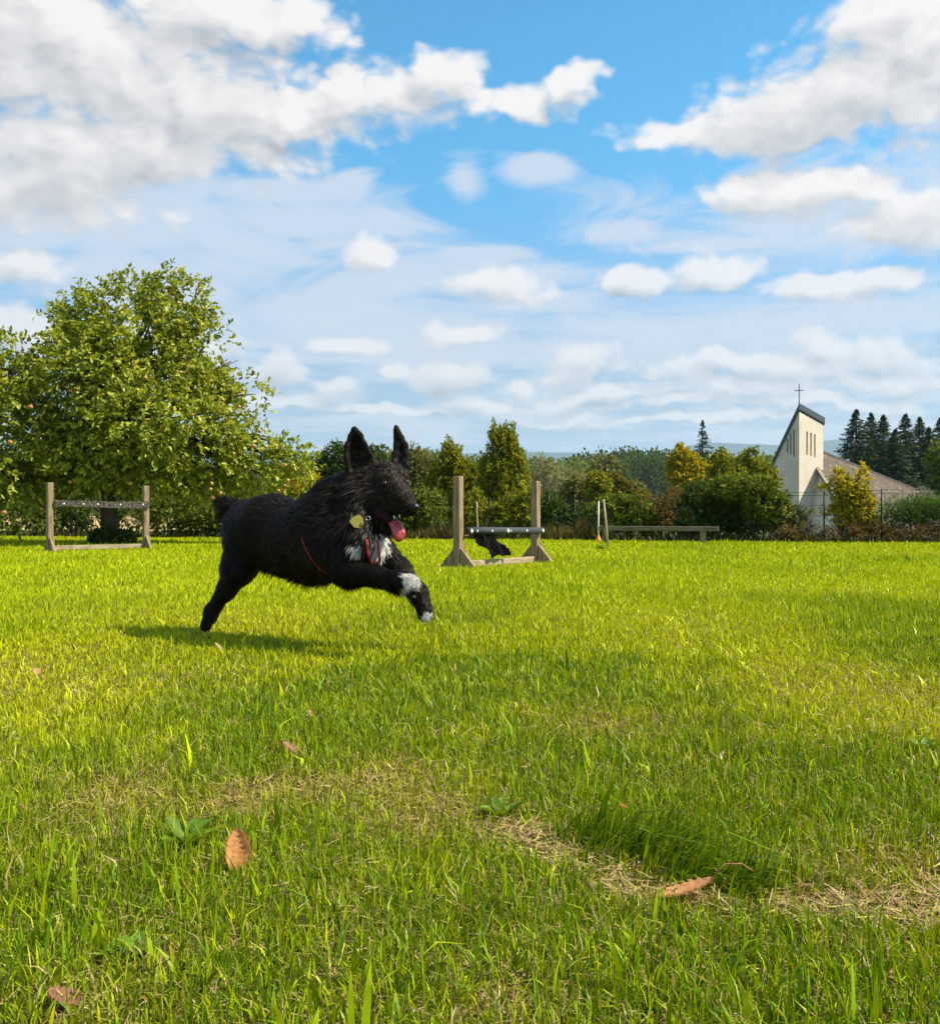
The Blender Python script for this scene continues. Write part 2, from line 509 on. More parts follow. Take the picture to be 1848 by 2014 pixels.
def build_blades(x, y, rng, segs, wid, hgt, far_blend):
    n = len(x)
    dry, tuft, yel, lush = grass_attrs(x, y, rng)
    straw = rng.random(n) < (0.10 + 0.60 * dry + 0.30 * yel) * (1 - tuft) * (1 - 0.6 * far_blend)
    h = hgt * rng.lognormal(0, 0.33, n) * (0.72 + 0.55 * lush) * (1 - 0.62 * dry) * (1 + 1.15 * tuft) * (1 - 0.28 * yel)
    h = np.clip(h, 0.008, 0.15)
    h = np.where(straw, h * 0.8, h)
    w = wid * rng.lognormal(0, 0.35, n)
    long_one = rng.random(n) < 0.012
    h = np.where(long_one, h * 1.7, h); w = np.where(long_one, w * 1.9, w) * (1 + .25 * tuft)
    phi = rng.uniform(0, 2 * np.pi, n)
    lean = np.abs(rng.normal(0.48, 0.38, n)) + 0.9 * straw * rng.random(n)
    # the tall tuft is combed down towards the right and the camera
    cx, cy = np.cos(phi) * (1 - tuft) + 0.75 * tuft, np.sin(phi) * (1 - tuft) - 0.55 * tuft
    lean = lean + 0.40 * tuft
    curl = rng.uniform(0.0, 0.7, n)
    face = rng.uniform(0, np.pi, n)
    fx, fy = np.cos(face), np.sin(face)
    z0 = terrain(x, y) - 0.004
    rows = []
    for i in range(segs + 1):
        t = i / segs
        a = lean * t * (0.6 + curl * t)
        out = h * t * np.sin(np.minimum(a, 1.5))
        up = h * t * np.cos(np.minimum(a, 1.5))
        cxp, cyp, czp = x + cx * out, y + cy * out, z0 + up
        if i == segs:
            rows.append(np.stack((cxp, cyp, czp), -1)[:, None, :])
        else:
            ww = 0.5 * w * (1.0 - 0.35 * t)
            rows.append(np.stack((np.stack((cxp - fx * ww, cyp - fy * ww, czp), -1), np.stack((cxp + fx * ww, cyp + fy * ww, czp), -1)), 1))
    verts = np.concatenate(rows, 1)                      # n, 2*segs+1, 3
    nv = 2 * segs + 1
    tri = []
    for i in range(segs - 1):
        a = 2 * i
        tri += [(a, a + 1, a + 3), (a, a + 3, a + 2)]
    tri.append((2 * segs - 2, 2 * segs - 1, 2 * segs))
    faces = (np.arange(n) * nv)[:, None, None] + np.array(tri)[None]
    green = np.array((0.195, 0.300, 0.003)); lime = np.array((0.510, 0.530, 0.003)); deep = np.array((0.062, 0.165, 0.004))
    gold = np.array((0.44, 0.37, 0.03)); tan = np.array((0.46, 0.36, 0.16)); brown = np.array((0.22, 0.13, 0.06))
    r1 = rng.random(n)[:, None]
    col = green + (lime - green) * np.clip(r1 * 0.85 + 0.5 * (0.9 - lush)[:, None], 0, 1)
    col = col + (deep - col) * np.clip((lush[:, None] - 0.50) * 1.9 * rng.random(n)[:, None] + 0.30 * tuft[:, None] * rng.random(n)[:, None] ** .5, 0, 0.9)
    col = col + (gold - col) * np.clip(yel[:, None] * rng.random(n)[:, None] * 1.1, 0, 0.9)
    st = tan + (brown - tan) * (rng.random(n)[:, None] ** 2)
    col = np.where(straw[:, None], st, col)
    farc = np.array((0.415, 0.470, 0.001))
    col = col + (farc - col) * (0.55 * far_blend)[:, None]
    col = col * rng.uniform(0.55, 1.40, n)[:, None]
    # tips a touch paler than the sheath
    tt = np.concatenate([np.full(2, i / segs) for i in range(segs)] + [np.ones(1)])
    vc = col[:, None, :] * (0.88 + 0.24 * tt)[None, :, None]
    return verts.reshape(-1, 3), faces.reshape(-1, 3), vc.reshape(-1, 3)


grass_mat = leaf_mat('grass_material', trans=0.24, rough=0.40, spec=0.18, tint=(1.25, 1.1, 0.3))
gr = np.random.default_rng(21)
V, F, C, off = [], [], [], 0
for d0, d1, dens, segs, wid, hgt in (
        (0.72, 1.25, 38000, 3, 0.0022, 0.0245), (1.25, 2.0, 36000, 2, 0.0023, 0.024), (2.0, 3.0, 22000, 2, 0.0028, 0.0245), (3.0, 4.4, 12500, 2, 0.0040, 0.026),
        (4.4, 6.5, 7400, 1, 0.0062, 0.029), (6.5, 9.5, 3800, 1, 0.0090, 0.031), (9.5, 13.5, 2200, 1, 0.0130, 0.032), (13.5, 22.0, 1300, 1, 0.0190, 0.033)):
    x, y = lawn_points(d0, d1, dens, gr)
    v, f, c_ = build_blades(x, y, gr, segs, wid, hgt, sstep(y, 3.0, 9.0))
    V.append(v); F.append(f + off); C.append(c_); off += len(v)
# dead straw lying between the living blades, thick on the worn strip
for d0, d1, dens, wid in ((0.72, 1.3, 34000, 0.0008), (1.3, 2.2, 30000, 0.0009), (2.2, 3.6, 11000, 0.0014)):
    x, y = lawn_points(d0, d1, dens, gr)
    dry, tuft, yel, lush = grass_attrs(x, y, gr)
    k = gr.random(len(x)) < np.clip(0.10 + 1.3 * dry + 0.45 * yel, 0, 1) * (1 - 0.8 * tuft)
    x, y, dry = x[k], y[k], dry[k]; n = len(x)
    a = gr.uniform(0, 2 * np.pi, n); el = np.abs(gr.normal(0.10, 0.22, n)); L = gr.uniform(.012, .042, n)
    b = np.stack((x, y, terrain(x, y) + gr.uniform(.001, .012, n)), -1)
    dv = np.stack((np.cos(a) * np.cos(el), np.sin(a) * np.cos(el), np.sin(el)), -1)
    e = b + dv * L[:, None]; e[:, 2] -= gr.uniform(0, .004, n)
    s = np.stack((-np.sin(a), np.cos(a), gr.uniform(-.6, .6, n)), -1) * (wid * gr.uniform(.6, 1.3, n))[:, None]
    v = np.stack((b - s, b + s, e + s * .6, e - s * .6), 1)
    f = ((np.arange(n) * 4)[:, None, None] + np.array([(0, 1, 2), (0, 2, 3)])[None]).reshape(-1, 3)
    cs = np.array([(0.62, 0.47, 0.22), (0.50, 0.36, 0.15), (0.40, 0.24, 0.11), (0.55, 0.48, 0.14)])[gr.integers(0, 4, n)] * gr.uniform(.45, 1.1, n)[:, None]
    V.append(v.reshape(-1, 3)); F.append(f + off); C.append(np.repeat(cs, 4, 0)); off += 4 * n
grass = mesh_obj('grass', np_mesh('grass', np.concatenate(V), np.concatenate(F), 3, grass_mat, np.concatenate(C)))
tag(grass, 'short sunlit lawn grass of yellow green blades with dry straw patches', 'grass', kind='stuff')
# ------------------------------------------------------------------ vegetation builders
bark_mat = plain_mat('bark', (0.085, 0.065, 0.045), 0.9, 0.1, 0.55, 22.0, 1.0)
pale_bark = plain_mat('pale_bark', (0.34, 0.29, 0.22), 0.9, 0.1, 0.4, 12.0, 0.6)
foliage = leaf_mat('foliage', trans=0.35, rough=0.55, spec=0.10)
glossy_foliage = leaf_mat('apple_foliage', trans=0.32, rough=0.42, spec=0.25)
needle_mat = leaf_mat('needles', trans=0.10, rough=0.6, spec=0.15, tint=(1, 1, 0.8))


def unit(a):
    return a / np.maximum(np.linalg.norm(a, axis=-1, keepdims=True), 1e-9)


def leaves_mesh(name, base, axis, nrm, length, width, col, mat, six=True):
    """folded leaves: base point, growth axis, face normal, length, width, colour for each"""
    n = len(base)
    ax = unit(axis)
    side = unit(np.cross(ax, nrm))
    up = np.cross(side, ax)
    L, Wd = length[:, None], width[:, None]
    if six:
        pts = [base, base + ax * L * .35 + side * Wd * .5 + up * Wd * .16, base + ax * L * .75 + side * Wd * .36 + up * Wd * .10,
               base + ax * L - up * L * .10, base + ax * L * .75 - side * Wd * .36 + up * Wd * .10, base + ax * L * .35 - side * Wd * .5 + up * Wd * .16]
        tri = np.array([(0, 1, 2), (0, 2, 3), (0, 3, 4), (0, 4, 5)])
    else:
        pts = [base, base + ax * L * .5 + side * Wd * .5, base + ax * L, base + ax * L * .5 - side * Wd * .5]
        tri = np.array([(0, 1, 2), (0, 2, 3)])
    k = len(pts)
    v = np.stack(pts, 1).reshape(-1, 3)
    f = ((np.arange(n) * k)[:, None, None] + tri[None]).reshape(-1, 3)
    return np_mesh(name, v, f, 3, mat, np.repeat(col, k, 0))


def blob_px(lst, Y, depth_f=0.9):
    """pixel ellipses (x, y, rx, ry[, depth shift]) -> centres and radii in metres around depth Y"""
    out = []
    for b in lst:
        px, py, rx, ry = b[:4]
        yy = Y + (b[4] if len(b) > 4 else 0.0)
        c = at(px, py, yy)
        s = yy / FPX
        out.append((np.array(c), np.array((rx * s, (rx * .6 + ry * .4) * s * depth_f, ry * s))))
    return out


def sample_blobs(blobs, n, rng, shell=0.45):
    vol = np.array([np.prod(r) ** 0.75 for _, r in blobs])
    pick = rng.choice(len(blobs), n, p=vol / vol.sum())
    cen = np.array([c for c, _ in blobs])[pick]
    rad = np.array([r for _, r in blobs])[pick]
    d = unit(rng.normal(size=(n, 3)))
    lump = 0.80 + 0.42 * vnoise(d[:, 0] * 3 + pick * 7.3, d[:, 2] * 3 + d[:, 1] * 2, 41)
    r = (shell + (1 - shell) * rng.random(n) ** 0.8)[:, None] * (lump * rng.uniform(0.90, 1.12, n))[:, None]
    return cen + d * r * rad, unit(d * rad)


def clump_keep(p, scale, thr, rng, seed=0):
    nz = vnoise(p[:, 0] * scale + p[:, 2] * scale * .83, p[:, 2] * scale * 1.1 - p[:, 1] * scale * .9, seed)
    return nz + rng.uniform(-.18, .18, len(p)) > thr


def crown_mesh(name, blobs, n_twigs, per, leaf, rng, cols, mat=None, shell=0.45, twig=0.22, droop=0.0, clump=1.6, thr=0.32, upright=0.25, six=True, zmin=None):
    p, o = sample_blobs(blobs, n_twigs, rng, shell)
    k = clump_keep(p, clump, thr, rng, int(rng.integers(1000)))
    p, o = p[k], o[k]
    if zmin is not None:
        k = p[:, 2] > zmin + rng.uniform(0, .05, len(p)); p, o = p[k], o[k]
    n = len(p)
    d = unit(o + rng.normal(0, .45, (n, 3)) + np.array((0, 0, upright)))
    t = (np.arange(per) + .5) / per
    ln = twig * rng.uniform(.6, 1.4, n)
    base = p[:, None, :] + d[:, None, :] * (ln[:, None] * t[None])[:, :, None]
    base[:, :, 2] -= droop * (t[None] ** 2) * ln[:, None]
    base = base.reshape(-1, 3)
    N = len(base)
    dd = np.repeat(d, per, 0); oo = np.repeat(o, per, 0)
    axis = unit(dd * .7 + rng.normal(0, .6, (N, 3)) + np.array((0, 0, -.15)))
    nrm = unit(oo * .45 + np.array((0, 0, .75)) + rng.normal(0, .45, (N, 3)))
    L = leaf[0] * rng.uniform(.65, 1.25, N); Wd = leaf[1] * rng.uniform(.7, 1.2, N)
    cols = np.array(cols)
    tone = np.repeat(rng.random(n), per) * .6 + rng.random(N) * .4
    q = tone * (len(cols) - 1)
    i = np.minimum(q.astype(int), len(cols) - 2)
    col = cols[i] + (cols[i + 1] - cols[i]) * (q - i)[:, None]
    col = col * rng.uniform(.8, 1.2, N)[:, None]
    return leaves_mesh(name, base, axis, nrm, L, Wd, col, mat or foliage, six)


def tube(bm, pts, rad, sides=8, wob=0.0, rnd=None):
    rnd = rnd or random.Random(1)
    rings = []
    for i, p in enumerate(pts):
        p = Vector(p)
        a = Vector(pts[min(i + 1, len(pts) - 1)]) - Vector(pts[max(i - 1, 0)])
        a.normalize()
        u = a.orthogonal().normalized()
        if rings:                                  # keep the rings from twisting
            u = (prev_u - a * prev_u.dot(a)).normalized()
        prev_u = u
        w = a.cross(u)
        rings.append([bm.verts.new(p + (u * math.cos(q) + w * math.sin(q)) * rad[i] * (1 + rnd.uniform(-wob, wob))) for q in (2 * math.pi * k / sides for k in range(sides))])
    for r0, r1 in zip(rings[:-1], rings[1:]):
        for k in range(sides):
            bm.faces.new((r0[k], r0[(k + 1) % sides], r1[(k + 1) % sides], r1[k]))
    bm.faces.new(rings[0][::-1]); bm.faces.new(rings[-1])


def bm_obj(name, bm, mat, parent=None, smooth=False, loc=None):
    bmesh.ops.recalc_face_normals(bm, faces=bm.faces)
    me = bpy.data.meshes.new(name)
    bm.to_mesh(me); bm.free()
    if mat: me.materials.append(mat)
    if smooth:
        me.polygons.foreach_set('use_smooth', [True] * len(me.polygons))
    return mesh_obj(name, me, parent, loc)


def shift(me, loc):
    """move mesh data so that its object's origin can sit at loc"""
    me.transform(Matrix.Translation(-Vector(loc)))
    return me


def limbs(base, blobs, r0, rng, n_side=2, fork=0.35):
    """trunk plus limbs running up into the foliage masses"""
    bm = bmesh.new()
    rnd = random.Random(int(rng.integers(1e6)))
    cen = [Vector(c) for c, _ in blobs]
    reach = {tuple(c): float(min(r)) for c, r in blobs}
    top = max(cen, key=lambda c: c.z)
    fk = Vector(base).lerp(Vector((base[0], base[1], top.z)), fork)
    fk.x += rnd.uniform(-.04, .04)
    mid = Vector(base).lerp(fk, .5) + Vector((rnd.uniform(-.05, .05), rnd.uniform(-.05, .05), 0))
    tube(bm, [Vector(base) - Vector((0, 0, .05)), Vector(base) + Vector((0, 0, .12)), mid, fk], [r0 * 1.45, r0 * 1.08, r0 * .92, r0 * .8], 10, .1, rnd)
    for c in cen:
        m = fk.lerp(c, .5) + Vector((rnd.uniform(-.1, .1), rnd.uniform(-.1, .1), .12 * (c - fk).length))
        tube(bm, [fk - Vector((0, 0, .05)), fk.lerp(m, .5), m, c], [r0 * .50, r0 * .32, r0 * .18, r0 * .05], 6, .1, rnd)
        for _ in range(n_side):
            q = min(.5, .7 * reach[tuple(blobs[cen.index(c)][0])])
            e = c + Vector((rnd.uniform(-q, q), rnd.uniform(-q, q), rnd.uniform(-.3 * q, q)))
            tube(bm, [m, m.lerp(e, .6), e], [r0 * .14, r0 * .09, r0 * .03], 5, .1, rnd)
    return bm


def plant(name, label, cat, lst, Y, n_twigs, per, leaf, cols, seed, trunk=None, group=None, mat=None, bark=None, base_px=None, **kw):
    """a tree (with trunk radius) or a shrub from pixel ellipses at depth Y"""
    r = np.random.default_rng(seed)
    blobs = blob_px(lst, Y)
    xm = np.mean([b[0][0] for b in blobs]) if base_px is None else at(base_px, HOR, Y).x
    g = float(terrain(xm, Y))
    base = (xm, Y, g)
    root = empty(name, base)
    tag(root, label, cat, group)
    me = crown_mesh('crown' if trunk else 'foliage', blobs, n_twigs, per, leaf, r, cols, mat, zmin=g, **kw)
    mesh_obj('crown' if trunk else 'foliage', shift(me, base), root)
    bm = limbs(base, blobs, trunk or 0.02, r, fork=0.35 if trunk else 0.12)
    bmesh.ops.translate(bm, verts=bm.verts, vec=-Vector(base))
    bm_obj('trunk' if trunk else 'stem', bm, bark or bark_mat, root, True)
    return root


# ------------------------------------------------------------------ apple trees on the left
APPLE = [(0.076, 0.123, 0.011), (0.197, 0.247, 0.02), (0.367, 0.401, 0.043), (0.631, 0.58, 0.11)]
AY = 16.0
apple_blobs = [(250, 645, 138, 90), (345, 598, 78, 54), (165, 618, 66, 46), (395, 690, 66, 84), (300, 770, 165, 105), (170, 780, 110, 110), (430, 810, 66, 66), (478, 762, 36, 24),
               (250, 885, 200, 62), (395, 895, 110, 62), (505, 900, 55, 40), (572, 898, 40, 22), (110, 890, 90, 56), (325, 556, 26, 26), (455, 710, 22, 22), (400, 950, 60, 34), (300, 830, 150, 80, -.7), (200, 720, 120, 80, -.7), (250, 940, 190, 36), (100, 940, 80, 40), (520, 935, 60, 34), (590, 915, 30, 22), (545, 870, 30, 22), (500, 775, 30, 20), (170, 900, 120, 60, -.6), (380, 860, 100, 70, -.6)]
apple_tree = plant('apple_tree', 'large leafy apple tree with ripe apples standing behind the left hurdle', 'tree', apple_blobs, AY, 7800, 9, (0.084, 0.046), APPLE, 3, trunk=0.14, mat=glossy_foliage, base_px=218,
                   twig=0.24, clump=2.0, thr=0.39, droop=0.3)
apple_blobs2 = [(-60, 760, 150, 110), (30, 720, 62, 60), (20, 840, 100, 110), (-70, 900, 150, 120), (40, 940, 60, 60), (20, 1005, 46, 34), (-120, 680, 90, 60)]
apple_tree2 = plant('apple_tree', 'lower apple tree cut off by the left edge of the picture', 'tree', apple_blobs2, 15.2, 3000, 9, (0.082, 0.045), APPLE, 5, trunk=0.11, mat=glossy_foliage, base_px=-70,
                    twig=0.24, clump=2.2, thr=0.38, droop=0.3)
apple_skin, T = new_mat('apple_skin')
oc = T.n('ShaderNodeTexCoord').outputs['Object']
cc = T.mix(T.mapr(T.noise(oc, 18.0, 3.0), 0.4, 0.62), (0.36, 0.28, 0.05, 1), (0.42, 0.11, 0.04, 1))
out_surface(T, principled(T, cc, 0.35, 0.5))


def apple_mesh():
    bm = bmesh.new()
    bmesh.ops.create_uvsphere(bm, u_segments=12, v_segments=8, radius=0.036)
    for v in bm.verts:
        rr = math.hypot(v.co.x, v.co.y)
        v.co.z -= 0.010 * math.exp(-(rr / 0.012) ** 2) * (1 if v.co.z > 0 else -0.6)
        v.co.z *= 0.93
    me = bpy.data.meshes.new('apple'); bm.to_mesh(me); bm.free()
    me.polygons.foreach_set('use_smooth', [True] * len(me.polygons))
    me.materials.append(apple_skin)
    return me


ap = apple_mesh()
for i, (px, py) in enumerate([(138, 768), (172, 790), (390, 604), (478, 766), (501, 783), (470, 800), (511, 848), (499, 877), (356, 732), (378, 816), (414, 1007), (416, 996), (433, 1015), (138, 948), (112, 895), (280, 806), (324, 803),
                              (566, 990), (459, 892), (560, 960), (548, 1010), (286, 743), (330, 812), (256, 951), (228, 1035), (418, 1024), (560, 1000), (438, 786)]):
    py2 = py if i not in (10, 11, 12, 17, 19, 20, 24, 25, 26) else py - 45
    dep = AY - 1.35 + 0.45 * abs(px - 270) / 270
    p = at(px, py2, dep)
    o = mesh_obj('apple', ap, apple_tree, p - apple_tree.location)
    o.scale = (.86 + .1 * math.sin(i * 3.1),) * 3
    o.rotation_euler = (0.4 * math.sin(i), 0.4 * math.cos(i * 2.), i)
for px, py in [(8, 1008), (20, 870), (60, 800)]:
    mesh_obj('apple', ap, apple_tree2, at(px, py, 14.1) - apple_tree2.location)

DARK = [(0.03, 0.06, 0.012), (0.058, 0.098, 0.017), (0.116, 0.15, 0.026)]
MIDG = [(0.058, 0.096, 0.013), (0.134, 0.176, 0.019), (0.23, 0.256, 0.038)]
YELG = [(0.089, 0.132, 0.01), (0.214, 0.232, 0.015), (0.41, 0.357, 0.025)]
GOLD = [(0.11, 0.15, 0.010), (0.40, 0.34, 0.015), (0.62, 0.47, 0.02)]
OLIVE = [(0.085, 0.099, 0.024), (0.162, 0.167, 0.044), (0.272, 0.255, 0.082)]
BROWN = [(0.063, 0.041, 0.013), (0.144, 0.09, 0.029), (0.234, 0.153, 0.05)]
GREY = [(0.119, 0.119, 0.056), (0.238, 0.224, 0.112), (0.35, 0.322, 0.168)]


def fy(px, d=0.6):
    """depth of the boundary line as seen at pixel column px, d metres behind the lawn's edge"""
    k = (px - CX) / FPX
    return (17.6 + d) / (1 + 0.239 * k)


# ivy-like growth round the apple trunk's foot
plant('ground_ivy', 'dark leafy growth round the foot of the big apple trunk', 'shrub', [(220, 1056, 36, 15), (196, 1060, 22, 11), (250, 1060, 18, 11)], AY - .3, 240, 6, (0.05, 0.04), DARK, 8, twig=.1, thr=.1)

# ------------------------------------------------------------------ shrubs along the boundary, left to right
SH = [
    ('shrub', 'dark shrub with yellowing leaf tips at the left edge of the lawn', [(30, 1010, 70, 40), (110, 1015, 60, 36), (60, 975, 50, 34)], 0.5, 620, 7, (0.07, 0.045), MIDG, 12),
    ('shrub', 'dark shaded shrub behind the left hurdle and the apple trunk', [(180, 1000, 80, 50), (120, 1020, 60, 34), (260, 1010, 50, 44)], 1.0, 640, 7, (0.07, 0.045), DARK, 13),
    ('shrub', 'leafy green shrub to the right of the left hurdle', [(330, 1012, 56, 42), (390, 1005, 52, 46), (430, 1020, 50, 34), (300, 1000, 30, 30)], 0.5, 900, 8, (0.068, 0.042), MIDG, 14),
    ('shrub', 'tangled green and straw coloured shrub under the apple tree behind the dog', [(490, 1000, 60, 50), (560, 985, 60, 56), (620, 1000, 50, 50)], 0.7, 900, 8, (0.066, 0.042), MIDG, 15),
    ('shrub', 'yellow flowering shrub above the back of the black dog', [(600, 945, 24, 20), (620, 960, 26, 24), (575, 962, 18, 16)], 0.4, 240, 7, (0.05, 0.03), GOLD, 16),
    ('shrub', 'upright green shrub directly right of the dog nose', [(825, 1000, 24, 44), (850, 1005, 26, 40), (800, 1010, 30, 40), (780, 1000, 20, 30)], 0.5, 700, 8, (0.066, 0.040), MIDG, 17),
    ('shrub', 'yellow green shrub between the posts of the right hurdle', [(930, 1000, 20, 26), (950, 1010, 22, 20), (935, 980, 10, 14), (915, 1010, 20, 30)], 0.5, 480, 7, (0.055, 0.034), YELG, 18),
    ('shrub', 'dense green shrub at the foot of the taller columnar tree', [(1010, 1010, 30, 40), (1040, 1000, 26, 48), (985, 1020, 24, 28)], 0.6, 700, 8, (0.058, 0.036), YELG, 19),
    ('shrub', 'dark green climber on the fence right of the right hurdle', [(1095, 1018, 34, 26), (1130, 1025, 30, 20), (1085, 990, 22, 18), (1160, 1020, 30, 22)], 0.7, 600, 7, (0.060, 0.040), DARK, 20),
    ('shrub', 'green vine thicket on the fence behind the leaning stake', [(1205, 1015, 40, 32), (1250, 1010, 40, 32), (1280, 1025, 36, 24), (1225, 990, 30, 14)], 0.6, 1000, 8, (0.062, 0.042), MIDG, 21),
    ('shrub', 'reddish brown leaved shrub left of the big dark bush', [(1290, 985, 20, 9), (1325, 974, 12, 9), (1312, 1014, 14, 22)], 0.3, 110, 6, (0.05, 0.03), [(0.09, 0.09, 0.02), (0.20, 0.09, 0.03), (0.14, 0.14, 0.03)], 22),
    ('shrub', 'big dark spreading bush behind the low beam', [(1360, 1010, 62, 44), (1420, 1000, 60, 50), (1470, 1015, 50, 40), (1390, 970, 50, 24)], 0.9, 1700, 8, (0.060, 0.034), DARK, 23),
    ('shrub', 'lighter green bush on the right shoulder of the big dark bush', [(1500, 985, 40, 34), (1470, 960, 40, 22), (1525, 1000, 28, 34), (1440, 955, 34, 18)], 0.4, 900, 8, (0.066, 0.042), MIDG, 24),
    ('shrub', 'thin grey green shrub in front of the church tower', [(1552, 1022, 26, 30), (1535, 1032, 24, 22), (1575, 1036, 16, 18)], 0.5, 420, 7, (0.048, 0.020), OLIVE, 25),
    ('shrub', 'golden yellow shrub standing in front of the church roof', [(1672, 975, 26, 34), (1690, 1000, 28, 40), (1660, 1005, 22, 30), (1696, 945, 9, 26), (1650, 940, 10, 16), (1610, 1008, 20, 6), (1632, 960, 16, 6)], 0.6, 760, 8, (0.058, 0.036), GOLD, 26),
    ('juniper', 'bright green low juniper with arching layered branches at the right edge', [(1770, 1000, 50, 10), (1810, 992, 50, 12), (1850, 1000, 60, 14), (1780, 1016, 60, 10), (1840, 1022, 60, 12), (1745, 1022, 30, 10)], 0.7, 1300, 9, (0.060, 0.014), [(0.030, 0.075, 0.012), (0.070, 0.140, 0.018), (0.120, 0.200, 0.030)], 27),
    ('scrub', 'low brown dried scrub along the boundary below the church', [(1590, 1044, 50, 14), (1650, 1050, 50, 14), (1720, 1048, 60, 16), (1790, 1050, 60, 16), (1850, 1052, 60, 16)], 0.4, 1300, 7, (0.050, 0.014), BROWN, 28),
]
for nm, lab, lst, d, nt, per, leaf, cols, seed in SH:
    mx = sum(b[0] for b in lst) / len(lst)
    plant(nm, lab, nm, lst, fy(mx, d), int(nt * 1.5), per, leaf, cols, seed, twig=0.11 if nm != 'juniper' else 0.18, clump=5.0, thr=0.28, droop=0.1, six=False)

# ------------------------------------------------------------------ trees beyond the boundary
TR = [
    ('columnar_tree', 'shorter columnar tree of the pair behind the right hurdle', [(880, 925, 15, 54), (898, 928, 15, 52), (862, 950, 14, 48), (915, 948, 13, 46), (888, 985, 38, 40), (848, 968, 12, 34), (932, 955, 9, 40)], 27.0, 3600, 8, (0.085, 0.048), YELG, 31, .09),
    ('columnar_tree', 'taller columnar tree of the pair behind the right hurdle', [(972, 900, 13, 60), (990, 892, 13, 56), (1006, 898, 12, 58), (958, 930, 13, 58), (1022, 940, 13, 54), (992, 955, 34, 56), (1002, 1000, 36, 44), (1034, 975, 13, 40), (948, 985, 13, 40)], 26.0, 5000, 8, (0.082, 0.046), YELG, 32, .10),
    ('deciduous_tree', 'dark leafy tree rising behind the head of the dog', [(660, 900, 24, 26), (690, 905, 30, 28), (640, 930, 30, 30), (680, 945, 50, 40), (730, 915, 40, 36)], 42.0, 1500, 7, (0.16, 0.10), DARK, 33, .14),
    ('willow_tree', 'olive grey tree left of the two columnar trees', [(815, 915, 26, 34), (790, 930, 30, 36), (840, 935, 24, 34), (770, 960, 40, 30)], 55.0, 1900, 7, (0.20, 0.09), OLIVE, 34, .16),
    ('dead_tree', 'half bare grey tree right of the taller columnar tree', [(1062, 925, 22, 28), (1085, 935, 24, 30), (1060, 950, 22, 24)], 58.0, 360, 6, (0.18, 0.07), GREY, 35, .22),
    ('dead_tree', 'wide grey brown tree with pale limbs left of the round bushes', [(1115, 942, 30, 26), (1140, 950, 26, 20), (1100, 955, 24, 20)], 62.0, 460, 6, (0.18, 0.07), GREY, 36, .22),
    ('round_tree', 'olive round bush tree left of the bright round one', [(1131, 965, 24, 24), (1128, 985, 24, 20)], 44.0, 900, 7, (0.13, 0.08), OLIVE, 37, .08),
    ('round_tree', 'bright yellow green round crowned tree in the middle distance', [(1175, 955, 24, 22), (1178, 978, 22, 18)], 42.0, 950, 7, (0.13, 0.08), YELG, 38, .08),
    ('round_tree', 'amber green bush tree sloping down right of the round crowned tree', [(1210, 955, 22, 22), (1228, 968, 26, 20), (1205, 982, 30, 20), (1250, 978, 24, 16)], 46.0, 1300, 7, (0.13, 0.08), [(0.07, 0.08, 0.012), (0.15, 0.13, 0.015), (0.23, 0.18, 0.03)], 39, .08),
    ('round_tree', 'pale feathery bush tree at the foot of the dark wood', [(1192, 920, 26, 20), (1180, 940, 30, 20), (1245, 962, 22, 12)], 90.0, 560, 6, (0.30, 0.18), OLIVE, 40, .12),
    ('autumn_tree', 'golden yellow conical tree in front of the lone spruce', [(1340, 905, 16, 24), (1358, 915, 18, 22), (1328, 930, 18, 28), (1375, 935, 18, 26), (1350, 945, 40, 34), (1335, 890, 7, 12)], 38.0, 2300, 7, (0.12, 0.07), GOLD, 41, .10),
    ('young_tree', 'loose yellow green tree between the lone spruce and the church tower', [(1420, 930, 30, 34), (1450, 920, 26, 30), (1490, 935, 34, 26), (1465, 950, 60, 24), (1478, 900, 12, 16), (1420, 905, 12, 18)], 33.0, 2100, 7, (0.12, 0.07), YELG, 42, .07),
    ('broadleaf_tree', 'bright green tree cut off by the right edge beside the dark spruces', [(1850, 905, 26, 30), (1870, 940, 40, 40), (1838, 935, 12, 24)], 70.0, 1000, 7, (0.24, 0.15), MIDG, 43, .16),
]
for nm, lab, lst, Y, nt, per, leaf, cols, seed, tr in TR:
    col_ = nm == 'columnar_tree'
    plant(nm, lab, 'tree', lst, Y, nt, per, leaf, cols, seed, trunk=tr, twig=leaf[0] * (1.3 if not col_ else 1.5), clump=1.8 if not col_ else 3.0, thr=0.26, upright=1.3 if col_ else .25,
          bark=pale_bark if nm == 'dead_tree' else None, six=False)


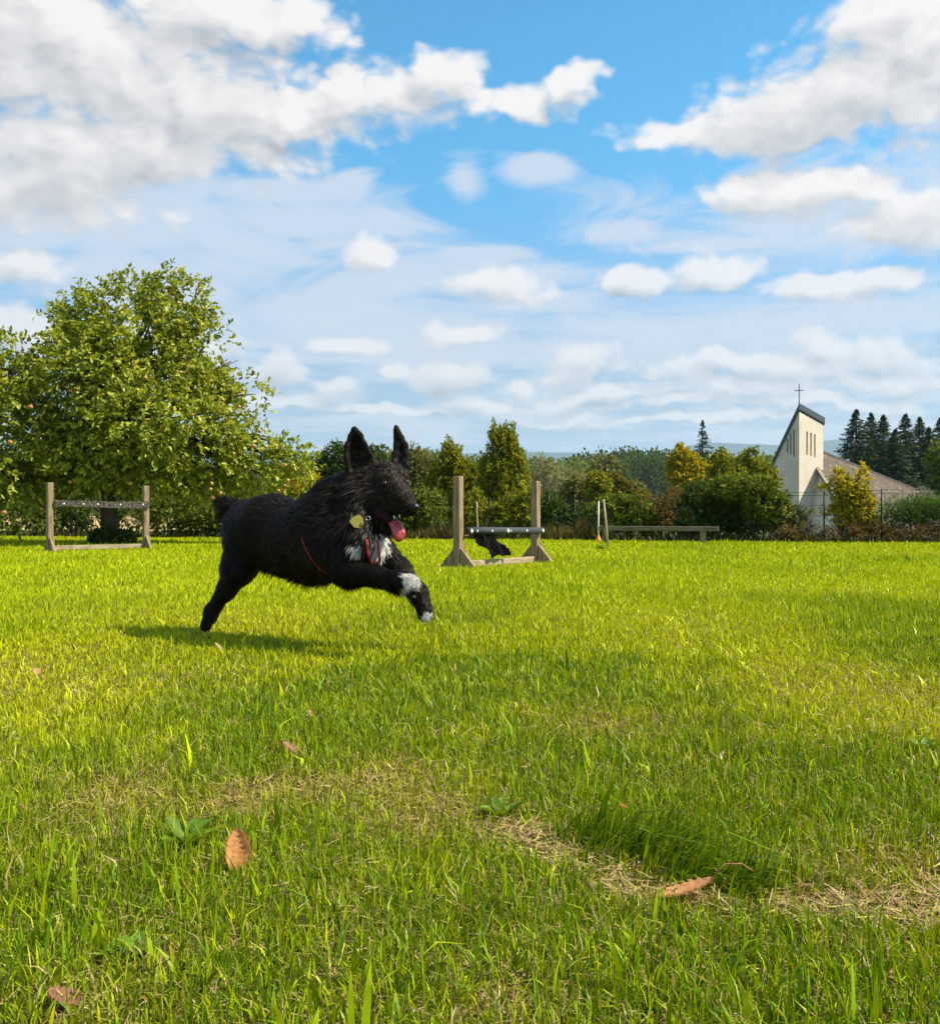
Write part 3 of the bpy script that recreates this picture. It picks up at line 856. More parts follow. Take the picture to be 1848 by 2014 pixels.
# ------------------------------------------------------------------ spruces
def spruce_mesh(h, rad, n, rng, dark, ragged=0.5, power=0.95):
    """needle sprays hung on drooping boughs, boughs set round a straight stem; origin at the foot"""
    nb = n // 26
    t = rng.random(nb) ** 0.8
    z = h * (0.04 + 0.95 * t)
    L = rad * (1 - t) ** power * rng.uniform(1 - ragged, 1 + ragged, nb) + 0.012 * rad
    a = rng.uniform(0, 2 * np.pi, nb)
    s = rng.random((nb, 26)) ** 0.6
    side = rng.normal(0, .09, (nb, 26)) * L[:, None]
    ca, sa = np.cos(a)[:, None], np.sin(a)[:, None]
    x = ca * s * L[:, None] - sa * side
    y = sa * s * L[:, None] + ca * side
    zz = z[:, None] - L[:, None] * (0.34 * s ** 1.3 - 0.22 * s ** 4) + rng.normal(0, .02 * h / 8, (nb, 26))
    base = np.stack((x, y, zz), -1).reshape(-1, 3)
    N = len(base)
    out = np.stack((np.repeat(ca, 26, 1), np.repeat(sa, 26, 1), np.full((nb, 26), -.25)), -1).reshape(-1, 3)
    axis = unit(out + rng.normal(0, .5, (N, 3)))
    nrm = unit(np.array((0, 0, 1.)) + rng.normal(0, .5, (N, 3)))
    ln = rng.uniform(.5, 1.1, N) * h * .040 * (1 - .78 * np.repeat(t, 26))
    col = np.array(dark)[None] * rng.uniform(.6, 1.5, N)[:, None] * (0.45 + 1.1 * np.repeat(rng.random(nb), 26))[:, None]
    return leaves_mesh('boughs', base, axis, nrm, ln, ln * .45, col, needle_mat, False)


def spruce(label, px, top, Y, rad_px, me_src, h_src, rad_src, group=None):
    x = at(px, HOR, Y).x
    g = float(terrain(x, Y))
    h = at(px, top, Y).z - g
    root = empty('spruce_tree', (x, Y, g))
    tag(root, label, 'tree', group)
    o = mesh_obj('crown', me_src, root)
    k = rad_px * Y / FPX / rad_src
    o.scale = (k, k, h / h_src); o.rotation_euler = (0, 0, px * 1.7)
    bm = bmesh.new()
    tube(bm, [(0, 0, -.2), (0, 0, h * .5), (0, 0, h * .97)], [.018 * h, .012 * h, .003 * h], 7)
    bm_obj('trunk', bm, bark_mat, root, True)


sr = np.random.default_rng(51)
sp = [spruce_mesh(12, 2.2, 21000, sr, (0.062, 0.098, 0.030), .45, .85) for _ in range(3)]
lone = spruce_mesh(12, 2.4, 9000, sr, (0.055, 0.090, 0.042), .45)
spruce('lone dark spruce with a pointed tip behind the golden tree', 1381, 824, 52.0, 62, lone, 12, 2.4)
for i, (px, top, Y, rp, lab) in enumerate([
        (1683, 803, 104, 74, 'dark spruce nearest the church tower, leftmost of the row'),
        (1712, 810, 110, 68, 'dark spruce with a blunt crown, second from the church tower'),
        (1736, 814, 106, 70, 'dark spruce third from the church tower in the row'),
        (1760, 842, 102, 64, 'shorter dark spruce standing in the middle gap of the row'),
        (1780, 812, 108, 72, 'tall pointed dark spruce near the middle of the row'),
        (1808, 818, 112, 66, 'slim dark spruce right of the tall pointed one'),
        (1826, 838, 104, 66, 'dark spruce second from the right edge of the picture'),
        (1850, 818, 108, 76, 'dark spruce cut off by the right edge of the picture')]):
    spruce(lab, px, top, Y, rp, sp[i % 3], 12, 2.2, 'row of dark spruces behind the church')


# ------------------------------------------------------------------ far woods and mountains
def wood(name, label, px0, px1, d0, d1, skyline, n, cols, seed, face=0.9):
    r = np.random.default_rng(seed)
    B, A, N_, L_, W_, C_ = [], [], [], [], [], []
    cols = np.array(cols)
    for i in range(n):
        px = r.uniform(px0, px1); d = r.uniform(d0, d1)
        f = (d - d0) / (d1 - d0)
        top = float(np.interp(px, *zip(*skyline))) + (1 - f) * 20 + r.uniform(-2, 5)
        p = at(px, top, d)
        g = float(terrain(p.x, d))
        h = min(max(p.z - g, 5.0), 30.0)
        cr = r.uniform(1.6, 3.0) * d / 330
        ch = min(h, r.uniform(13, 20) * d / 330)
        k = 140
        dirs = unit(r.normal(size=(k, 3)))
        q = dirs * np.array((cr, cr, ch * .5)) * (r.uniform(.55, 1.05, k))[:, None]
        taper = 1 - .35 * np.clip(q[:, 2:3] / (ch * .5), 0, 1)
        q[:, :2] *= taper
        B.append(q + np.array((p.x, d, g + h - ch * .5)))
        A.append(unit(dirs + np.array((0, 0, .7)) + r.normal(0, .5, (k, 3)))); N_.append(unit(dirs + r.normal(0, .4, (k, 3))))
        s = 1.25 * face * d / 330 * r.uniform(.6, 1.3, k)
        L_.append(s); W_.append(s * .7)
        t = r.random()
        c0 = cols[0] + (cols[1] - cols[0]) * t
        C_.append(c0[None] * r.uniform(.6, 1.4, k)[:, None])
    me = leaves_mesh(name, np.concatenate(B), np.concatenate(A), np.concatenate(N_), np.concatenate(L_), np.concatenate(W_), np.concatenate(C_), foliage, False)
    return tag(mesh_obj(name, me), label, 'forest', kind='stuff')


wood('forest', 'far dark wooded ridge left of the golden tree', 1120, 1420, 330, 420, [(1120, 892), (1150, 888), (1175, 882), (1250, 880), (1330, 881), (1420, 890)], 240, [(0.055, 0.090, 0.014), (0.090, 0.130, 0.020)], 61)
wood('forest', 'far mid green wood behind the grey half bare trees', 950, 1160, 250, 330, [(950, 905), (1050, 898), (1090, 897), (1130, 898), (1160, 905)], 150, [(0.11, 0.16, 0.020), (0.15, 0.19, 0.026)], 62)
wood('forest', 'far light green wood left of the church tower', 1390, 1620, 260, 340, [(1390, 897), (1450, 894), (1520, 892), (1620, 895)], 170, [(0.13, 0.18, 0.020), (0.18, 0.21, 0.028)], 63)
wood('forest', 'far olive wood behind the head of the dog and the columnar trees', 560, 960, 240, 330, [(560, 905), (640, 895), (720, 884), (800, 878), (860, 882), (960, 900)], 260, [(0.12, 0.16, 0.020), (0.19, 0.20, 0.040)], 64)
wood('forest', 'far wood glimpsed under the apple tree on the left', -80, 560, 260, 360, [(-80, 930), (200, 935), (330, 930), (450, 915), (560, 905)], 240, [(0.08, 0.11, 0.024), (0.12, 0.14, 0.036)], 65)

mm, T = new_mat('mountain_material')
pos = T.n('ShaderNodeNewGeometry').outputs['Position']
out_surface(T, principled(T, T.mix(T.noise(pos, 0.004, 5.0), (0.030, 0.050, 0.030, 1), (0.055, 0.075, 0.040, 1)), 0.95, 0.05))
mpx = np.linspace(-2600, 4400, 240)
prof = np.interp(mpx, [-2600, -500, 500, 900, 1060, 1200, 1300, 1400, 1450, 1530, 1600, 1650, 1750, 1900, 2600, 4400], [880, 872, 888, 893, 888, 893, 884, 871, 874, 876, 868, 864, 868, 876, 872, 882])
prof = prof + 3.0 * (vnoise(mpx / 60, mpx * 0, 3) - .5)
rows = []
for d, f in ((6200, 0.0), (6600, .55), (7000, 1.0), (7500, .75), (8200, 0.0)):
    xs = (mpx - CX) / FPX * d
    zs = f * ((HOR - prof) / FPX * 7000 + CAM_H) - (1 - f) * 6
    zs = zs * (1 + (0.12 * (vnoise(mpx / 35, np.full(len(mpx), d / 300), 8) - .5) if f not in (0.0, 1.0) else 0))
    rows.append(np.stack((xs, np.full(len(xs), float(d)), zs), -1))
mv = np.concatenate(rows)
ii = np.arange(len(mv)).reshape(5, -1)
mq = np.stack((ii[:-1, :-1], ii[:-1, 1:], ii[1:, 1:], ii[1:, :-1]), -1).reshape(-1, 4)
tag(mesh_obj('mountains', np_mesh('mountains', mv, mq, 4, mm, smooth=True)), kind='structure')
# ------------------------------------------------------------------ church beyond the boundary
plaster, T = new_mat('church_plaster')
oc = T.n('ShaderNodeTexCoord').outputs['Object']
n1 = T.noise(oc, 0.8, 5.0, 0.6); n2 = T.noise(T.v('MULTIPLY', oc, (1, 1, .15)), 2.5, 4.0, 0.6)
c = T.mix(T.mapr(n1, .35, .7), (0.64, 0.55, 0.44, 1), (0.72, 0.63, 0.52, 1))
c = T.mix(T.mapr(n2, .55, .8, 0, .35), c, (0.36, 0.31, 0.25, 1))
out_surface(T, principled(T, c, .85, .15, bump(T, T.noise(oc, 30., 3.), .3, .01)))
slate = plain_mat('church_slate', (0.070, 0.090, 0.105), 0.6, 0.3, 0.25, 6.0, 0.3)
verge_mat = plain_mat('church_verge', (0.27, 0.23, 0.18), 0.8, 0.2, 0.3, 3.0, 0.3)
soffit_mat = plain_mat('church_soffit', (0.06, 0.055, 0.05), 0.8, 0.2, 0.2, 3.0)
slit_mat = plain_mat('church_louvre', (0.16, 0.12, 0.075), 0.8, 0.2, 0.3, 5.0)
iron = plain_mat('iron', (0.05, 0.05, 0.055), 0.5, 0.4, 0.2, 20.0)
tiles, T = new_mat('church_roof_tiles')
oc = T.n('ShaderNodeTexCoord').outputs['Object']
n1 = T.noise(oc, 1.1, 6.0, .7); n2 = T.noise(oc, 5.0, 4.0, .65)
c = T.mix(T.mapr(n2, .3, .7), (0.062, 0.047, 0.036, 1), (0.145, 0.110, 0.084, 1))
c = T.mix(T.mapr(n1, .52, .72, 0, .75), c, (0.30, 0.25, 0.20, 1))
out_surface(T, principled(T, c, .85, .2, bump(T, n2, .7, .03)))

CY0 = 85.0
t0 = at(1571, HOR, CY0); t0.z = 0
gz = float(terrain(t0.x, CY0)) - .1
church = empty('church', (t0.x, CY0, gz))
tag(church, 'pale plastered church with a slant roofed tower, iron cross and low brown roof', 'church')
WD = 3.05
# left face runs left and away, right face runs right and away
eL = Vector((-.527, .85, 0)); eR = Vector((.85, .527, 0))
O = Vector((t0.x, CY0, 0))
zP, zR, zL = 8.75, 7.75, 3.85                      # wall tops at the near, right and left corner


def wall_piece(bm, e, inn, a0, a1, z00, z01, z10, z11, th=.28):
    """upright slab along e from a0 to a1; bottoms z00, z10 and tops z01, z11 at its two ends"""
    p = [O + e * a0, O + e * a1]
    q = [Vector((v.x, v.y, z)) for v, z in ((p[0], z00), (p[1], z10), (p[1], z11), (p[0], z01))]
    f = [bm.verts.new(v) for v in q]
    g = [bm.verts.new(v + inn * th) for v in q]
    for quad in ((f[0], f[1], f[2], f[3]), (g[3], g[2], g[1], g[0]), (f[0], g[0], g[1], f[1]), (f[1], g[1], g[2], f[2]), (f[2], g[2], g[3], f[3]), (f[3], g[3], g[0], f[0])):
        bm.faces.new(quad)


def slit_wall(name, e, inn, zt0, zt1, slits, start=0.0):
    bm = bmesh.new()
    top = lambda a: zt0 + (zt1 - zt0) * a / WD
    cur = start
    for a0, a1, s0, s1 in slits:
        wall_piece(bm, e, inn, cur, a0, gz, top(cur), gz, top(a0))
        wall_piece(bm, e, inn, a0, a1, gz, s0, gz, s0)
        wall_piece(bm, e, inn, a0, a1, s1, top(a0), s1, top(a1))
        cur = a1
    wall_piece(bm, e, inn, cur, WD, gz, top(cur), gz, top(WD))
    bmesh.ops.translate(bm, verts=bm.verts, vec=-church.location)
    w = bm_obj(name, bm, plaster, church)
    for a0, a1, s0, s1 in slits:
        bm = bmesh.new()
        pts = [O + e * (a0 - .02) + inn * .16, O + e * (a1 + .02) + inn * .16]
        q = [Vector((v.x, v.y, z)) for v, z in ((pts[0], s0 - .02), (pts[1], s0 - .02), (pts[1], s1 + .02), (pts[0], s1 + .02))]
        f = [bm.verts.new(v) for v in q]; g = [bm.verts.new(v + inn * .05) for v in q]
        for quad in ((f[0], f[1], f[2], f[3]), (g[3], g[2], g[1], g[0]), (f[0], g[0], g[1], f[1]), (f[1], g[1], g[2], f[2]), (f[2], g[2], g[3], f[3]), (f[3], g[3], g[0], f[0])):
            bm.faces.new(quad)
        bmesh.ops.translate(bm, verts=bm.verts, vec=-church.location)
        bm_obj('window_slit', bm, slit_mat, w)
    return w


slit_wall('tower_wall', eR, eL, zP, zR, [(.29 * WD, .36 * WD, 5.12, 7.10), (.45 * WD, .52 * WD, 5.05, 7.0), (.61 * WD, .68 * WD, 4.95, 6.9)])
slit_wall('tower_wall', eL, eR, zP, zL, [(.16 * WD, .22 * WD, 4.95, 7.25), (.27 * WD, .33 * WD, 5.15, 6.95), (.38 * WD, .44 * WD, 5.35, 6.5)], start=.285)
bm = bmesh.new()                                    # the two hidden back walls, one piece
O_keep = O
O = O_keep + eL * WD
wall_piece(bm, eR, -eL, 0.0, WD - .002, gz, zL, gz, zR + zL - zP)
O = O_keep + eR * WD
wall_piece(bm, eL, -eR, .285, WD - .285, gz, zR - .3, gz, zR + zL - zP)
O = O_keep
bmesh.ops.translate(bm, verts=bm.verts, vec=-church.location)
bm_obj('tower_back_wall', bm, plaster, church)


def slab(name, corners, th, mat, parent, cuts=1):
    """thick sheet: corners given on its upper side, thickness straight down"""
    bm = bmesh.new()
    up = [bm.verts.new(Vector(c) - church.location) for c in corners]
    dn = [bm.verts.new(Vector(c) - church.location - Vector((0, 0, th))) for c in corners]
    bm.faces.new(up); bm.faces.new(dn[::-1])
    n = len(up)
    for i in range(n):
        bm.faces.new((up[i], dn[i], dn[(i + 1) % n], up[(i + 1) % n]))
    return bm_obj(name, bm, mat, parent)


oh = .10
c0 = O - eL * oh - eR * oh; cR = O + eR * (WD + oh) - eL * oh; cL = O + eL * (WD + oh) - eR * oh; cB = O + eR * (WD + oh) + eL * (WD + oh)
sl, sr_ = (zL - zP) / WD, (zR - zP) / WD
zz = lambda a, b: zP + .50 + sl * a + sr_ * b
roof = slab('tower_roof', [(c0.x, c0.y, zz(-oh, -oh)), (cR.x, cR.y, zz(-oh, WD + oh)), (cB.x, cB.y, zz(WD + oh, WD + oh)), (cL.x, cL.y, zz(WD + oh, -oh))], .50, slate, church)
bm = bmesh.new()
cp = Vector((O.x + .12, O.y + .4, zP + .2)) - church.location
for a, b in (((0, 0, 0), (0, 0, 2.2)),):
    tube(bm, [cp + Vector(a), cp + Vector(b)], [.045, .035], 6)
cross = bm_obj('cross', bm, iron, church)
bm = bmesh.new()
tube(bm, [cp + Vector((-.38, 0, 1.62)), cp + Vector((.38, 0, 1.62))], [.035, .035], 6)
bm_obj('cross_arm', bm, iron, cross)

# nave: a low roof plane that sweeps up to the tower, light verge and ridge cap, gable wall below
A = at(1606, 919, 86.3); B = at(1614, 888, 91.0); C_ = at(1800, 963, 91.5); D_ = at(1812, 1050, 80.0); E = at(1672, 1024, 79.5)
slab('nave_roof', [A, E, D_, C_, B], .30, tiles, church)
def strip(name, P, Q, w, h, mat, lift):
    d = (Q - P).normalized(); s = d.cross(Vector((0, 0, 1))).normalized() * w * .5
    l = Vector((0, 0, lift))
    return slab(name, [P - s + l, Q - s + l, Q + s + l, P + s + l], h, mat, church)
strip('verge', A, E, .30, .16, verge_mat, .10)
strip('verge', A.lerp(B, .03), B, .34, .16, verge_mat, .12)
strip('ridge_cap', B.lerp(C_, .003), C_, .36, .18, verge_mat, .10)
F2 = at(2010, 900, 90.0); G2 = at(1990, 1050, 80.5)
slab('side_roof', [C_ + Vector((.02, 0, 0)), D_ + Vector((.02, 0, 0)), G2, F2], .30, tiles, church)
strip('ridge_cap', C_.lerp(F2, .01), F2, .36, .18, verge_mat, .10)
# gable wall under the verge, with a narrow window
bm = bmesh.new()
P0 = O + eR * (WD * .35); 
gA = A + Vector((.10, .35, -.36)); gE = E + Vector((.05, .35, -.36))
w0 = [Vector((gA.x - 1.9, gA.y + .9, gz)), Vector((gE.x, gE.y, gz)), gE, gA, Vector((gA.x - 1.9, gA.y + .9, gz + .4))]
fr = [bm.verts.new(p - church.location) for p in w0]
bk = [bm.verts.new(p - church.location + Vector((.15, .3, 0))) for p in w0]
bm.faces.new(fr); bm.faces.new(bk[::-1])
for i in range(5):
    bm.faces.new((fr[i], bk[i], bk[(i + 1) % 5], fr[(i + 1) % 5]))
gw = bm_obj('gable_wall', bm, plaster, church)
wx = at(1612, 1000, gA.y - .25)
bm = bmesh.new()
bmesh.ops.create_cube(bm, size=1, matrix=Matrix.Translation(Vector((wx.x, gA.lerp(gE, .12).y - .02, -.1)) - church.location) @ Matrix.Diagonal((.24, .10, 2.1, 1)))
bm_obj('window_slit', bm, slit_mat, gw)
# ------------------------------------------------------------------ the running dog
DOGQ = 3.186 * FPX / 0.9094                    # dog sketch units (a close-up of the photo) per metre at 1 m
DSCALE = 3.186 / 0.9094
DK = 1.165                                     # the dog's feet and shadow put it this much beyond the sketch's depths


def dz(zx, zy, Y):
    """point of the dog's sketch (close-up pixels) at depth Y"""
    return np.array(at((400 + zx / 3.186) * 0.9094, (900 + zy / 3.186) * 0.9094, Y * DK))


def rq(r, Y):
    return r * Y * DK / (DSCALE * FPX)


PR = []                                        # (a, b, ra, rb, blend, flow +1 a->b / -1 b->a, fur length, squash axis)


def cap(a, b, k=0.022, flow=1, fur=0.022, dens=1.0):
    PR.append((dz(*a[:3]), dz(*b[:3]), rq(a[3], a[2]), rq(b[3], b[2]), k * DK, flow, fur * DK, dens))


# trunk, nose end to tail end (fur runs backwards)
cap((1190, 860, 3.40, 165), (1020, 840, 3.49, 240), .04, 1, .040)
cap((1020, 840, 3.49, 240), (820, 852, 3.60, 218), .04, 1, .036)
cap((820, 852, 3.60, 218), (600, 780, 3.72, 218), .04, 1, .028)
cap((600, 780, 3.72, 218), (450, 775, 3.81, 180), .04, 1, .028)
cap((1000, 635, 3.51, 112), (905, 665, 3.55, 120), .04, 1, .040, 1.2)  # withers
cap((1130, 440, 3.47, 55), (1065, 525, 3.48, 80), .03, 1, .050, 1.4)  # nape
cap((930, 975, 3.52, 132), (640, 930, 3.68, 100), .04, 1, .058)      # belly line
# neck and ruff
cap((1190, 535, 3.46, 135), (1030, 640, 3.50, 168), .04, 1, .044)
cap((1030, 640, 3.50, 168), (945, 780, 3.53, 208), .05, 1, .044)
cap((1200, 640, 3.43, 130), (1180, 840, 3.40, 165), .04, 1, .046)
# head
cap((1395, 430, 3.425, 110), (1285, 465, 3.455, 148), .03, 1, .022)
cap((1330, 530, 3.42, 115), (1230, 570, 3.43, 135), .03, 1, .034)    # cheek
cap((1455, 435, 3.45, 82), (1345, 430, 3.47, 112), .03, 1, .020)     # far brow
cap((1505, 570, 3.345, 76), (1425, 490, 3.40, 106), .025, 1, .012)   # muzzle
cap((1565, 640, 3.325, 46), (1490, 590, 3.36, 72), .02, 1, .006)
cap((1520, 655, 3.345, 40), (1400, 615, 3.385, 62), .015, 1, .009)   # upper lip
cap((1400, 800, 3.365, 30), (1350, 725, 3.39, 40), .012, 1, .014)    # lower jaw
cap((1350, 725, 3.39, 40), (1270, 640, 3.42, 66), .015, 1, .018)
cap((1415, 425, 3.372, 24), (1350, 415, 3.372, 24), .016, 1, .008)     # near brow ridge
cap((1536, 425, 3.425, 17), (1500, 415, 3.42, 22), .016, 1, .007)      # far brow ridge
# near ear and far ear as fans of thin ridges
def ear(rows, k=.012):
    """fan of thin ridges: each row is the ear's edge-to-edge width at one height, five ridges run through the rows"""
    for i in range(7):
        u = i / 6
        cup = 1 - (2 * u - 1) ** 2
        pts = [(x0 + (x1 - x0) * u, y0 + (y1 - y0) * u, Y + dp * cup, r) for x0, y0, x1, y1, Y, dp, r in rows]
        for p, q in zip(pts[:-1], pts[1:]):
            cap(p, q, k, 1, .007, .6)


ear([(1128, 385, 1300, 335, 3.425, .030, 18), (1108, 290, 1282, 268, 3.425, .028, 16), (1112, 205, 1238, 190, 3.43, .022, 14), (1136, 140, 1212, 132, 3.435, .012, 12), (1160, 92, 1172, 92, 3.44, .0, 9)])
ear([(1432, 335, 1528, 345, 3.49, .014, 18), (1442, 265, 1526, 268, 3.50, .014, 16), (1452, 205, 1520, 200, 3.505, .010, 14), (1452, 150, 1492, 150, 3.51, .004, 11), (1453, 110, 1466, 112, 3.51, .0, 9), (1454, 78, 1456, 78, 3.51, .0, 5)])
# near hind leg
cap((440, 850, 3.76, 165), (370, 1030, 3.72, 108), .04, 1, .030)
cap((370, 1030, 3.72, 104), (280, 1200, 3.74, 56), .03, 1, .015)
cap((280, 1200, 3.74, 55), (180, 1340, 3.77, 40), .025, 1, .014)
cap((180, 1340, 3.77, 44), (146, 1440, 3.76, 36), .02, 1, .013)
# far hind leg, stretched back beside it
cap((480, 870, 3.90, 145), (400, 1030, 3.90, 92), .04, 1, .026)
cap((400, 1030, 3.90, 92), (300, 1190, 3.92, 50), .03, 1, .020)
cap((300, 1190, 3.92, 50), (215, 1310, 3.94, 36), .025, 1, .013)
cap((215, 1310, 3.94, 36), (190, 1395, 3.92, 32), .02, 1, .012)
# near fore leg reaching forward, paw folded
cap((1045, 935, 3.42, 172), (1120, 1065, 3.36, 96), .04, 1, .030)
cap((1120, 1065, 3.36, 94), (1320, 1100, 3.28, 62), .03, 1, .016)
cap((1320, 1100, 3.28, 62), (1450, 1140, 3.23, 60), .025, 1, .018)
cap((1450, 1140, 3.23, 68), (1545, 1160, 3.19, 62), .02, 1, .030)
for k, (ox, oy) in enumerate(((38, -42), (52, -14), (50, 16), (30, 42))):                   # toes
    cap((1535, 1160 + oy * .6, 3.185, 26), (1548 + ox * .75, 1165 + oy, 3.175, 19), .008, 1, .010)
# far fore leg
cap((1300, 930, 3.47, 140), (1470, 1060, 3.44, 78), .04, 1, .024)
cap((1470, 1060, 3.44, 74), (1600, 1215, 3.41, 58), .03, 1, .014)
cap((1600, 1215, 3.41, 64), (1650, 1330, 3.39, 54), .025, 1, .020)
for k, (ox, oy) in enumerate(((-42, 52), (-14, 68), (16, 66), (40, 44))):
    cap((1655 + ox * .5, 1340, 3.38, 25), (1660 + ox, 1330 + oy, 3.37, 17), .008, 1, .010)
for ox in (-28, 0, 28):                                                                     # hind toes
    cap((142 + ox * .5, 1430, 3.755, 22), (140 + ox, 1458, 3.745, 14), .008, 1, .010)
# tail
cap((420, 650, 3.84, 56), (330, 640, 3.90, 36), .03, 1, .060, 1.6)
cap((330, 640, 3.90, 36), (285, 610, 3.92, 22), .02, 1, .070, 1.8)


def seg_sdf(P, a, b, ra, rb):
    ab = b - a
    L2 = max(float(ab @ ab), 1e-10)
    t = np.clip(((P - a) @ ab) / L2, 0, 1)
    return np.linalg.norm(P - (a + t[..., None] * ab), axis=-1) - (ra + (rb - ra) * t)


def dog_field(res):
    lo = np.min([np.minimum(p[0] - p[2], p[1] - p[3]) for p in PR], 0) - .03
    hi = np.max([np.maximum(p[0] + p[2], p[1] + p[3]) for p in PR], 0) + .03
    n = np.ceil((hi - lo) / res).astype(int) + 1
    F = np.full(n, 0.08, dtype=np.float32)
    for a, b, ra, rb, k, *_ in PR:
        m = .05
        i0 = np.maximum(np.floor((np.minimum(a - ra, b - rb) - m - lo) / res).astype(int), 0)
        i1 = np.minimum(np.ceil((np.maximum(a + ra, b + rb) + m - lo) / res).astype(int) + 1, n)
        ax = [lo[j] + np.arange(i0[j], i1[j]) * res for j in range(3)]
        P = np.stack(np.meshgrid(*ax, indexing='ij'), -1)
        d = seg_sdf(P, a, b, ra, rb)
        sl = tuple(slice(i0[j], i1[j]) for j in range(3))
        f = F[sl]
        h = np.maximum(k - np.abs(f - d), 0) / k
        F[sl] = np.minimum(f, d) - h * h * k * .25
    return F, lo


def surface_nets(F, lo, res):
    nx, ny, nz = F.shape
    S = F < 0
    cs = [S[i:nx - 1 + i, j:ny - 1 + j, k:nz - 1 + k] for i in (0, 1) for j in (0, 1) for k in (0, 1)]
    cnt = sum(c.astype(np.int8) for c in cs)
    act = (cnt > 0) & (cnt < 8)
    ci = np.argwhere(act)
    vid = np.full(act.shape, -1, dtype=np.int64)
    vid[act] = np.arange(len(ci))
    acc = np.zeros((len(ci), 3)); w = np.zeros(len(ci))
    corners = [(i, j, k) for i in (0, 1) for j in (0, 1) for k in (0, 1)]
    for a in corners:
        for ax in range(3):
            if a[ax] == 1: continue
            b = list(a); b[ax] = 1
            fa = F[ci[:, 0] + a[0], ci[:, 1] + a[1], ci[:, 2] + a[2]]
            fb = F[ci[:, 0] + b[0], ci[:, 1] + b[1], ci[:, 2] + b[2]]
            x = (fa < 0) != (fb < 0)
            t = np.where(x, fa / np.where(x, fa - fb, 1), 0)
            p = np.tile(np.array(a, dtype=float), (len(ci), 1)); p[:, ax] = t
            acc += p * x[:, None]; w += x
    V = (ci + acc / w[:, None]) * res + lo
    quads = []
    for ax in range(3):
        u, v = (ax + 1) % 3, (ax + 2) % 3
        s0 = [slice(1, -1)] * 3; s1 = [slice(1, -1)] * 3
        s0[ax] = slice(0, -1); s1[ax] = slice(1, None)
        A, B = S[tuple(s0)], S[tuple(s1)]
        for flip, M in ((False, A & ~B), (True, ~A & B)):
            e = np.argwhere(M)
            e[:, u] += 1; e[:, v] += 1
            q = []
            for du, dv in ((-1, -1), (0, -1), (0, 0), (-1, 0)):
                c = e.copy(); c[:, u] += du; c[:, v] += dv
                q.append(vid[c[:, 0], c[:, 1], c[:, 2]])
            q = np.stack(q, -1)
            quads.append(q[:, ::-1] if flip else q)
    Q = np.concatenate(quads)
    return V, Q[(Q >= 0).all(1)]


F_, lo_ = dog_field(0.0066)
dV, dQ = surface_nets(F_, lo_, 0.0066)


def relax(V, Q, it=2, lam=.5):
    e = np.concatenate([Q[:, (i, (i + 1) % 4)] for i in range(4)])
    for _ in range(it):
        s = np.zeros_like(V); c = np.zeros(len(V))
        np.add.at(s, e[:, 0], V[e[:, 1]]); np.add.at(c, e[:, 0], 1)
        np.add.at(s, e[:, 1], V[e[:, 0]]); np.add.at(c, e[:, 1], 1)
        V = V + lam * (s / c[:, None] - V)
    return V


dV = relax(dV, dQ, 2)
# per-vertex fur flow, length and density from the nearest body pieces
ds = np.stack([seg_sdf(dV, p[0], p[1], p[2], p[3]) for p in PR], -1)
wt_ = np.exp(-np.clip(ds - ds.min(1, keepdims=True), 0, .2) / .012)
wt_ /= wt_.sum(1, keepdims=True)
flow = wt_ @ np.stack([unit((p[1] - p[0]) * p[5]) for p in PR])
furlen = wt_ @ np.array([p[6] for p in PR])
furden = wt_ @ np.array([p[7] for p in PR])

BLACK = np.array((0.0078, 0.0056, 0.0040)); WHITE = np.array((0.80, 0.76, 0.70)); RUST = np.array((0.060, 0.034, 0.018))
WSPOT = [((1350, 905, 3.36), 62), ((1330, 860, 3.37), 46), ((1200, 880, 3.355), 52), ((1550, 1125, 3.17), 72), ((1600, 1160, 3.16), 46), ((1490, 1195, 3.20), 30), ((1500, 1110, 3.2), 30), ((1668, 1392, 3.36), 42)]


def coat(P, rng, spots=None):
    c = np.tile(BLACK, (len(P), 1)) * rng.uniform(.6, 1.6, (len(P), 1))
    br = (rng.random(len(P)) < .10)[:, None]
    c = np.where(br, RUST * .5, c)
    hd = np.linalg.norm(P - dz(1400, 470, 3.41), axis=1) < .17
    gl = hd & (rng.random(len(P)) < .22)
    c = np.where(gl[:, None], np.array((0.060, 0.046, 0.034)) * rng.uniform(.5, 1.5, (len(P), 1)), c)
    nz = vnoise(P[:, 0] * 90 + P[:, 1] * 50, P[:, 2] * 90, 77) - .5
    for s, r in (WSPOT if spots is None else spots):
        q = dz(*s); rr = rq(r, s[2])
        d = np.linalg.norm((P - q) * np.array((1, .45, 1)), axis=1) / rr + nz * 1.1
        c = np.where(((d < 1) & (rng.random(len(P)) < .94))[:, None], WHITE * rng.uniform(.75, 1.1, (len(P), 1)), c)
    return c


from mathutils.bvhtree import BVHTree
dog_bvh = BVHTree.FromPolygons([tuple(v) for v in dV], [tuple(int(i) for i in q) for q in dQ])


def on_dog(zx, zy, lift):
    """point just above the coat along the line of sight through that spot"""
    o = Vector((0, 0, CAM_H)); d = (Vector(dz(zx, zy, 3.5)) - o).normalized()
    hit, nrm, _, dist = dog_bvh.ray_cast(o, d)
    return hit + nrm * lift if hit else Vector(dz(zx, zy, 3.4))


